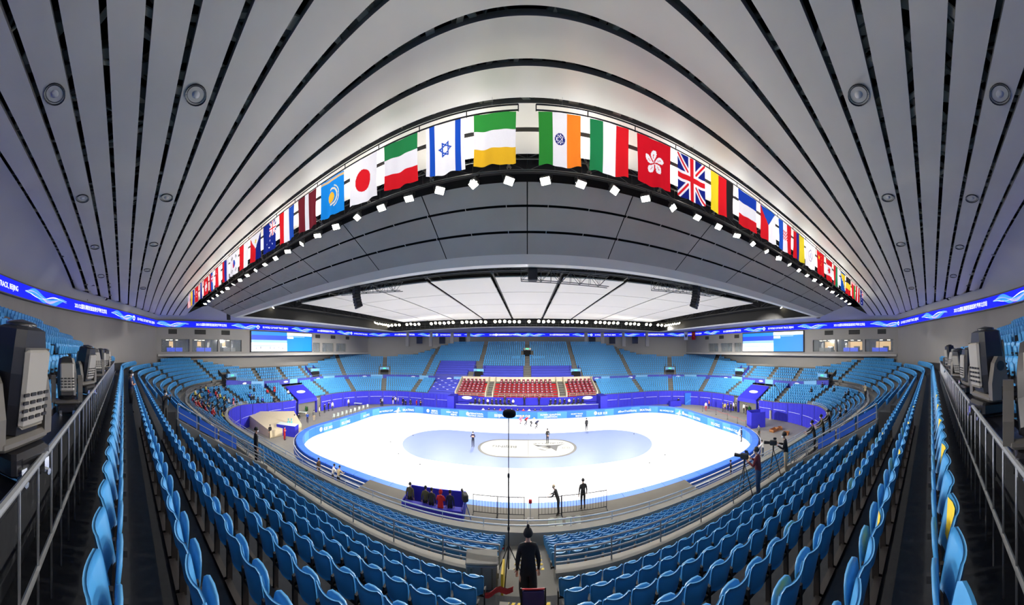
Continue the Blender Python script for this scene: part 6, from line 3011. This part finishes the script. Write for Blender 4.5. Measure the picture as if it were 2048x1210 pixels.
def hair_mesh(kind):
    m = MB()
    n = 14
    if kind in ('hair', 'hood', 'beanie', 'cap', 'helmet'):
        rx, ry, rz, lo = {'hair': (.1, .112, .115, -.35), 'hood': (.125, .13, .15, -1.0), 'beanie': (.108, .118, .125, -.25), 'cap': (.105, .115, .115, -.05), 'helmet': (.115, .14, .12, -.1)}[kind]
        prof = []
        for k in range(8):
            a = lo + (PI / 2 - lo) * k / 7
            prof.append((math.cos(a), math.sin(a)))
        m.lathe(prof, n, 0, Matrix.Translation((0, -.012, .045)) @ Matrix.Diagonal((rx, ry, rz, 1)))
        if kind == 'cap':
            m.box((0, .15, .06), (.15, .12, .012))
        if kind == 'beanie':
            m.lathe([(0, .0), (.035, .02), (.04, .05), (.0, .08)], 10, 0, Matrix.Translation((0, -.012, .16)))
            m.lathe([(.112, .0), (.118, .02), (.112, .04)], n, 0, Matrix.Translation((0, -.012, .03)))
    return m.mesh(kind, ['hair'], True)


m = MB()
m.add([Vector((.075 * math.sin(a), .102 * math.cos(a) + .012, z)) for z in (-.075, -.03, .0) for a in (-1.2, -.8, -.4, 0, .4, .8, 1.2)], [(j * 7 + i, j * 7 + i + 1, (j + 1) * 7 + i + 1, (j + 1) * 7 + i) for j in range(2) for i in range(6)])
MASK = m.mesh('face_mask', ['white_print'], True)
m = MB()
m.lathe([(0, -.01), (.013, -.005), (.013, .005), (0, .01)], 8)
EYE_ME = m.mesh('eye', ['ink'])
m = MB()
m.box((0, .1, -.052), (.045, .012, .01))
MOUTH = m.mesh('mouth', ['cloth_pink'])
HAIRS = {k: hair_mesh(k) for k in ('hair', 'hood', 'beanie', 'cap', 'helmet')}
TPL = {}


def tpl(nm):
    if nm in TPL:
        return TPL[nm]
    J = {'stand': lambda: pose_stand('side'), 'back': lambda: pose_stand('back'), 'camera': lambda: pose_stand('camera'), 'tripod': lambda: pose_stand('tripod', .12),
         'fold': lambda: pose_stand('fold'), 'rail': lambda: pose_stand('rail', .25), 'walk': pose_walk, 'sit': pose_sit, 'skate': lambda: pose_skate(.6), 'skate2': lambda: pose_skate(-.5),
         'bow': lambda: pose_stand('rail', .55), 'coat': lambda: pose_stand('side'), 'longcoat': lambda: pose_stand('fold')}[nm]()
    TPL[nm] = (skin_person('person', J, 1.28 if nm in ('coat', 'longcoat') else 1.1, nm not in ('sit', 'skate', 'skate2'), .07 if nm == 'coat' else .05 if nm == 'longcoat' else 0.0), J)
    return TPL[nm]


def person(pose, p, face, label, top='black', legs='charcoal', hair='hair', haircol='hair', mask=True, sc=1.0, group=None, skin=None):
    """face: heading in radians, 0 looks towards +y (the ice)"""
    me, J = tpl(pose)
    o = put('person', me, None, p, face, sc)
    tag(o, label, 'person', group)
    for i, mt in enumerate(('cloth_' + top, 'cloth_' + legs, 'skin', 'shoe')):
        o.material_slots[i].link = 'OBJECT'
        o.material_slots[i].material = MT[mt]
    hd = Vector(J['head'])
    up = hd - Vector(J['neck'])
    h = put('hair' if hair == 'hair' else hair, HAIRS[hair], o, hd)
    if pose.startswith('skate'):
        h.rotation_euler[0] = -.3
    h.material_slots[0].link = 'OBJECT'
    h.material_slots[0].material = MT[haircol]
    if mask:
        for q in (-1, 1):
            put('eye', EYE_ME, o, hd + Vector((q * .035, .093, .012)))
        put('face_mask', MASK, o, hd)
    else:
        for q in (-1, 1):
            put('eye', EYE_ME, o, hd + Vector((q * .035, .093, .012)))
        put('mouth', MOUTH, o, hd)
    return o


def look_at(p, q):
    d = Vector(q) - Vector(p)
    return math.atan2(-d.x, d.y)


CEN = Vector((0, CY, 0))
# --- the figure on the stairs in front of the camera
person('coat', (.02, 6.15, 6.43), .06, 'person in long black coat and bobble hat standing on the stairs, back turned', 'black', 'black', 'beanie', 'cloth_black', True, 1.0)
# --- people in the near stand
person('fold', (-12.6, .35, 9.72 - .47), -.2, 'man in dark jacket standing in the seat row at far left', 'navy', 'black', 'hair', 'hair', True, 1.05)
cam_p = [('camera', Vector((-16.0, 2.6, 7.85)), -1.0, 'man in black filming by the left stair well', 'black', 'charcoal'),
         ('stand', Vector((-12.4, 7.02, ZX)), -.3, 'man in black suit standing by the rail left of the stairs', 'black', 'black')]
for pz, p, f, lb, a, b in cam_p:
    person(pz, p, f, lb, a, b, sc=1.08)


def tripod_camera(p, face, label, h=1.45):
    t = thing('tripod_camera', label, 'camera', p, face)
    for a in (.5, 2.6, 4.7):
        m = MB()
        m.tube((0, 0, h - .15), (.42 * math.cos(a), .42 * math.sin(a), 0), .02, 6)
        m.build('tripod_leg', 'black_metal', t)
    m = MB()
    m.tube((0, 0, h - .2), (0, 0, h), .04, 8)
    m.build('tripod_head', 'black_metal', t)
    m = MB()
    m.bbox((0, 0, h + .12), (.16, .36, .22), .03)
    m.build('camera_body', 'speaker_black', t)
    m = MB()
    m.tube((0, .18, h + .12), (0, .46, h + .12), .06, 12, r2=.075)
    m.build('lens', 'black_metal', t)
    m = MB()
    m.bbox((.02, -.08, h + .3), (.06, .16, .1), .02)
    m.build('viewfinder', 'black_metal', t)


p = Vector((8.75, 6.95, ZX))
person('tripod', p, .35, 'photographer in dark red plaid jacket behind a tripod camera', 'plaid', 'jeans', 'hair', 'hair', True, 1.1)
tripod_camera(p + Vector((-.3, .55, -.0)), .35, 'camera on black tripod in front of the plaid-jacket photographer')
p = Vector((11.0, 6.95, ZX))
person('tripod', p, .5, 'photographer in black jacket and beige trousers behind a tripod camera', 'black', 'beige2', 'hair', 'hair', True, 1.14)
tripod_camera(p + Vector((-.42, .5, 0)), .5, 'camera on black tripod in front of the beige-trouser photographer')
for k, (x, y, top, lab) in enumerate(((14.6, 7.1, 'charcoal', 'bending photographer in charcoal coat at the right rail, nearest'), (16.2, 7.2, 'olive', 'bending photographer in olive coat at the right rail'),
                                      (17.6, 7.3, 'black', 'photographer in black at the right rail, furthest'))):
    person('rail', Vector((x, y, ZX)), .6, lab, top, 'black', sc=1.0)
person('camera', at(1731, 800, 6.1), 1.0, 'cameraman in pale vest filming on the right aisle parapet', 'beige2', 'black', sc=1.1)
# --- officials in the blue box and on the platform
ZP = 2.3
for k, (px, ph, top, lab) in enumerate(((820, 962, 'olive', 'official in olive down coat, first in the blue box'), (851, 969, 'olive', 'official in dark padded coat, second in the blue box'),
                                        (863, 973, 'charcoal', 'official in charcoal coat with pale strap, third in the blue box'), (881, 978, 'red', 'person in bright red hooded coat in the blue box'),
                                        (900, 978, 'navy', 'official in navy coat with white strap, last in the blue box'))):
    p = at(px, ph + 8, ZP + 1.62)
    person('longcoat' if top == 'red' else 'stand', (p.x, p.y, ZP), .1, lab, top, 'black', 'hood' if top == 'red' else 'hair', 'cloth_red' if top == 'red' else 'hair', True)
p = at(1166, 1019, ZP)
person('stand', (p.x, p.y, ZP), .1, 'tall man in dark suit standing at the platform edge', 'charcoal', 'charcoal', sc=1.06)
p = at(1117, 1030, ZP)
person('bow', (p.x, p.y, ZP), 1.2, 'pale-haired man in dark suit leaning over on the platform', 'charcoal', 'charcoal', 'hair', 'hair_pale', sc=.98)
# --- on the ice
for (px, py, pz, f, lab) in ((946, 894, 'fold', PI, 'ice official in black suit standing left of the centre emblem'), (1095, 887, 'back', .3, 'ice official in dark suit standing on the centre emblem'),
                             (1173, 862, 'stand', .4, 'ice official in dark suit at the far edge of the blue infield')):
    p = at(px, py, .013)
    person(pz, p, f, lab, 'navy' if px < 1000 else 'charcoal', 'black', sc=1.08)
for k, (px, py, top, lab) in enumerate(((1041, 848, 'pink', 'skater in pink bent low, last of the four'), (1052, 850, 'red', 'skater in red suit bent low, third of the four'), (1062, 853, 'white', 'skater in white and dark suit, second of the four'),
                                        (1073, 857, 'navy', 'skater in navy suit leading the four'))):
    p = at(px, py, .013)
    person('skate' if k % 2 else 'skate2', p, -PI / 2 - .35, lab, top, 'charcoal' if k else 'pink', 'helmet', 'cloth_' + ('white' if k % 2 else 'yellow2'), False, 1.15)
# --- judges and media on the far side
n = 0
for (x0, x1, cnt_) in ((-11.2, -3.0, 10), (5.0, 12.0, 8)):
    for k in range(cnt_):
        n += 1
        x = x0 + (x1 - x0) * k / (cnt_ - 1)
        col = ['black', 'navy', 'charcoal', 'white', 'black', 'grey'][(k * 5 + (x0 > 0)) % 6]
        person('sit', (x, 54.75, 1.5), PI, 'judge in %s seated at the white desk, %s from the left' % (col, nth(n)), col, 'black', group='judges at the desks')
for k in range(11):
    x = -9.2 + 1.2 * k
    col = ['white', 'black', 'charcoal', 'red', 'navy', 'white', 'black', 'red'][k % 8]
    person('sit', (x, 53.2, -.03 + .05), PI, 'steward in %s seated at the lower desk, %s from the left' % (col, nth(k + 1)), col, 'black', group='stewards at the lower desk')
for k, (px, lab) in enumerate(((1010, 'left'), (1049, 'middle'), (1078, 'right'))):
    p = at_y(px, 812, 55.0)
    person('tripod', (p.x, 54.9, 1.5), PI, 'camera operator standing on the blue stage, %s of three' % lab, 'black', 'charcoal', sc=1.05)
    tripod_camera(Vector((p.x, 54.3, 1.5)), PI, 'camera on tripod on the blue stage, %s of three' % lab, 1.2)
# --- on the deck
deck = [(597, 849, 'stand', 'black', 'olive'), (615, 846, 'walk', 'blue', 'navy'), (628, 842, 'stand', 'grey', 'beige2'), (619, 822, 'stand', 'olive', 'olive'), (625, 819, 'fold', 'beige2', 'charcoal'),
        (639, 832, 'stand', 'white', 'black'), (649, 826, 'tripod', 'navy', 'black'), (657, 822, 'camera', 'black', 'black'), (665, 821, 'stand', 'white', 'jeans'), (697, 814, 'stand', 'white', 'black'),
        (762, 812, 'stand', 'black', 'black'), (765, 812, 'back', 'white', 'charcoal'), (786, 809, 'stand', 'black', 'white'), (791, 809, 'fold', 'white', 'black'), (797, 809, 'stand', 'white', 'black'),
        (806, 812, 'stand', 'black', 'black'), (811, 812, 'sit', 'navy', 'black'), (821, 815, 'stand', 'charcoal', 'charcoal'), (833, 816, 'stand', 'red', 'charcoal'), (841, 817, 'fold', 'charcoal', 'black'),
        (540, 876, 'stand', 'black', 'charcoal'), (569, 880, 'longcoat', 'red', 'red'), (577, 862, 'stand', 'teal', 'teal'), (583, 862, 'stand', 'teal', 'teal'), (589, 852, 'stand', 'blue', 'blue'),
        (1240, 811, 'stand', 'white', 'charcoal'), (1247, 811, 'stand', 'charcoal', 'black'), (1252, 811, 'fold', 'white', 'black'), (1258, 811, 'stand', 'navy', 'black'), (1262, 811, 'stand', 'white', 'black'),
        (1412, 822, 'stand', 'white', 'red'), (1418, 817, 'back', 'orange', 'black'), (1446, 823, 'stand', 'olive', 'olive'), (1450, 824, 'stand', 'yellow2', 'brown'), (1456, 822, 'fold', 'black', 'black'),
        (1462, 824, 'stand', 'charcoal', 'black'), (1467, 822, 'stand', 'white', 'navy'), (1472, 823, 'stand', 'grey', 'black'), (1483, 822, 'stand', 'white', 'black'), (1488, 826, 'stand', 'white', 'charcoal'),
        (1493, 829, 'stand', 'black', 'black'), (1505, 854, 'stand', 'navy', 'navy'), (1511, 854, 'back', 'black', 'black'), (1516, 854, 'stand', 'charcoal', 'black'), (1518, 876, 'stand', 'grey', 'olive'),
        (1483, 883, 'stand', 'black', 'black'), (1591, 842, 'stand', 'white', 'black'), (1596, 842, 'stand', 'beige2', 'charcoal'), (1357, 812, 'stand', 'black', 'black'), (1371, 968, 'stand', 'black', 'black'),
        (710, 964, 'stand', 'brown', 'charcoal'), (737, 975, 'rail', 'white', 'charcoal'), (744, 978, 'rail', 'beige2', 'black'), (1402, 955, 'rail', 'beige2', 'charcoal'), (1440, 930, 'rail', 'white', 'jeans')]
rr = random.Random(3)
seen = {}
for k, (px, py, pz, top, legs) in enumerate(sorted(deck)):
    z = -.03
    near_b = py > 900
    if near_b:
        z = .0
        p = at(px, py, .0)
        d = Vector((p.x, p.y - CY, 0))
        while inside([q + n_ * 1.75 for q, n_ in ICE], p.x, p.y):
            p += Vector((p.x * .01, -.1, 0))
    else:
        p = at(px, py, 0)
    p.z = z
    where = 'left deck' if px < 700 else 'far left deck' if px < 900 else 'far right deck' if px < 1300 else 'right deck'
    if near_b:
        where = 'walkway along the near boards'
    key = (top, where)
    seen[key] = seen.get(key, 0) + 1
    tot = sum(1 for q in deck if q[3] == top and ('walkway along the near boards' if q[1] > 900 else 'left deck' if q[0] < 700 else 'far left deck' if q[0] < 900 else 'far right deck' if q[0] < 1300 else 'right deck') == where)
    lab = 'person in %s standing on the %s' % ({'beige2': 'beige', 'yellow2': 'yellow'}.get(top, top), where)
    if tot > 1:
        lab += ', %s from the left' % nth(seen[key])
    fc = look_at(p, CEN) + rr.uniform(-.9, .9)
    person(pz, p, fc, lab, top, legs, 'hood' if top == 'teal' else 'hair', 'cloth_teal' if top == 'teal' else 'hair', True, 1.05, 'people round the rink deck')
# --- spectators in the left corner
pool = []
for k, (p, yaw, fam, n, zone) in enumerate(SEATS):
    if fam != 'A' or p.x > -20:
        continue
    x, y = px_of(p + Vector((0, 0, .6)))
    if 372 < x < 600 and y < 835:
        dens = 1.0 if x < 450 else .5 if x < 520 else .3
        pool.append((rr.random() / dens, k, x))
pool.sort()
pick = sorted(pool[:64], key=lambda q: q[2])
for i, (u, k, x) in enumerate(pick):
    p, yaw, fam, n, zone = SEATS[k]
    top = rr.choice(['red', 'black', 'black', 'charcoal', 'red', 'navy', 'pink', 'white', 'black', 'red', 'blue', 'yellow2'])
    fwd = Vector((-math.sin(yaw), math.cos(yaw), 0))
    person('sit', p + fwd * .2, yaw, 'spectator in %s seated in the left corner block, %s from the left' % ({'yellow2': 'yellow'}.get(top, top), nth(i + 1)), top, rr.choice(['black', 'charcoal', 'jeans']),
           'hair', 'hair', rr.random() < .6, 1.0, 'spectators in the left corner')
pool = []
for k, (p, yaw, fam, n, zone) in enumerate(SEATS):
    if fam == 'A' and 3 < n and p.x > 22 and p.y < 24:
        x, y = px_of(p + Vector((0, 0, .6)))
        pool.append((rr.random(), k, x))
pool.sort()
for i, (u, k, x) in enumerate(sorted(pool[:7], key=lambda q: q[2])):
    p, yaw, fam, n, zone = SEATS[k]
    fwd = Vector((-math.sin(yaw), math.cos(yaw), 0))
    person('sit', p + fwd * .2, yaw, 'spectator in dark coat in the right corner block, %s from the left' % nth(i + 1), rr.choice(['black', 'charcoal']), 'black', group='spectators in the right corner')
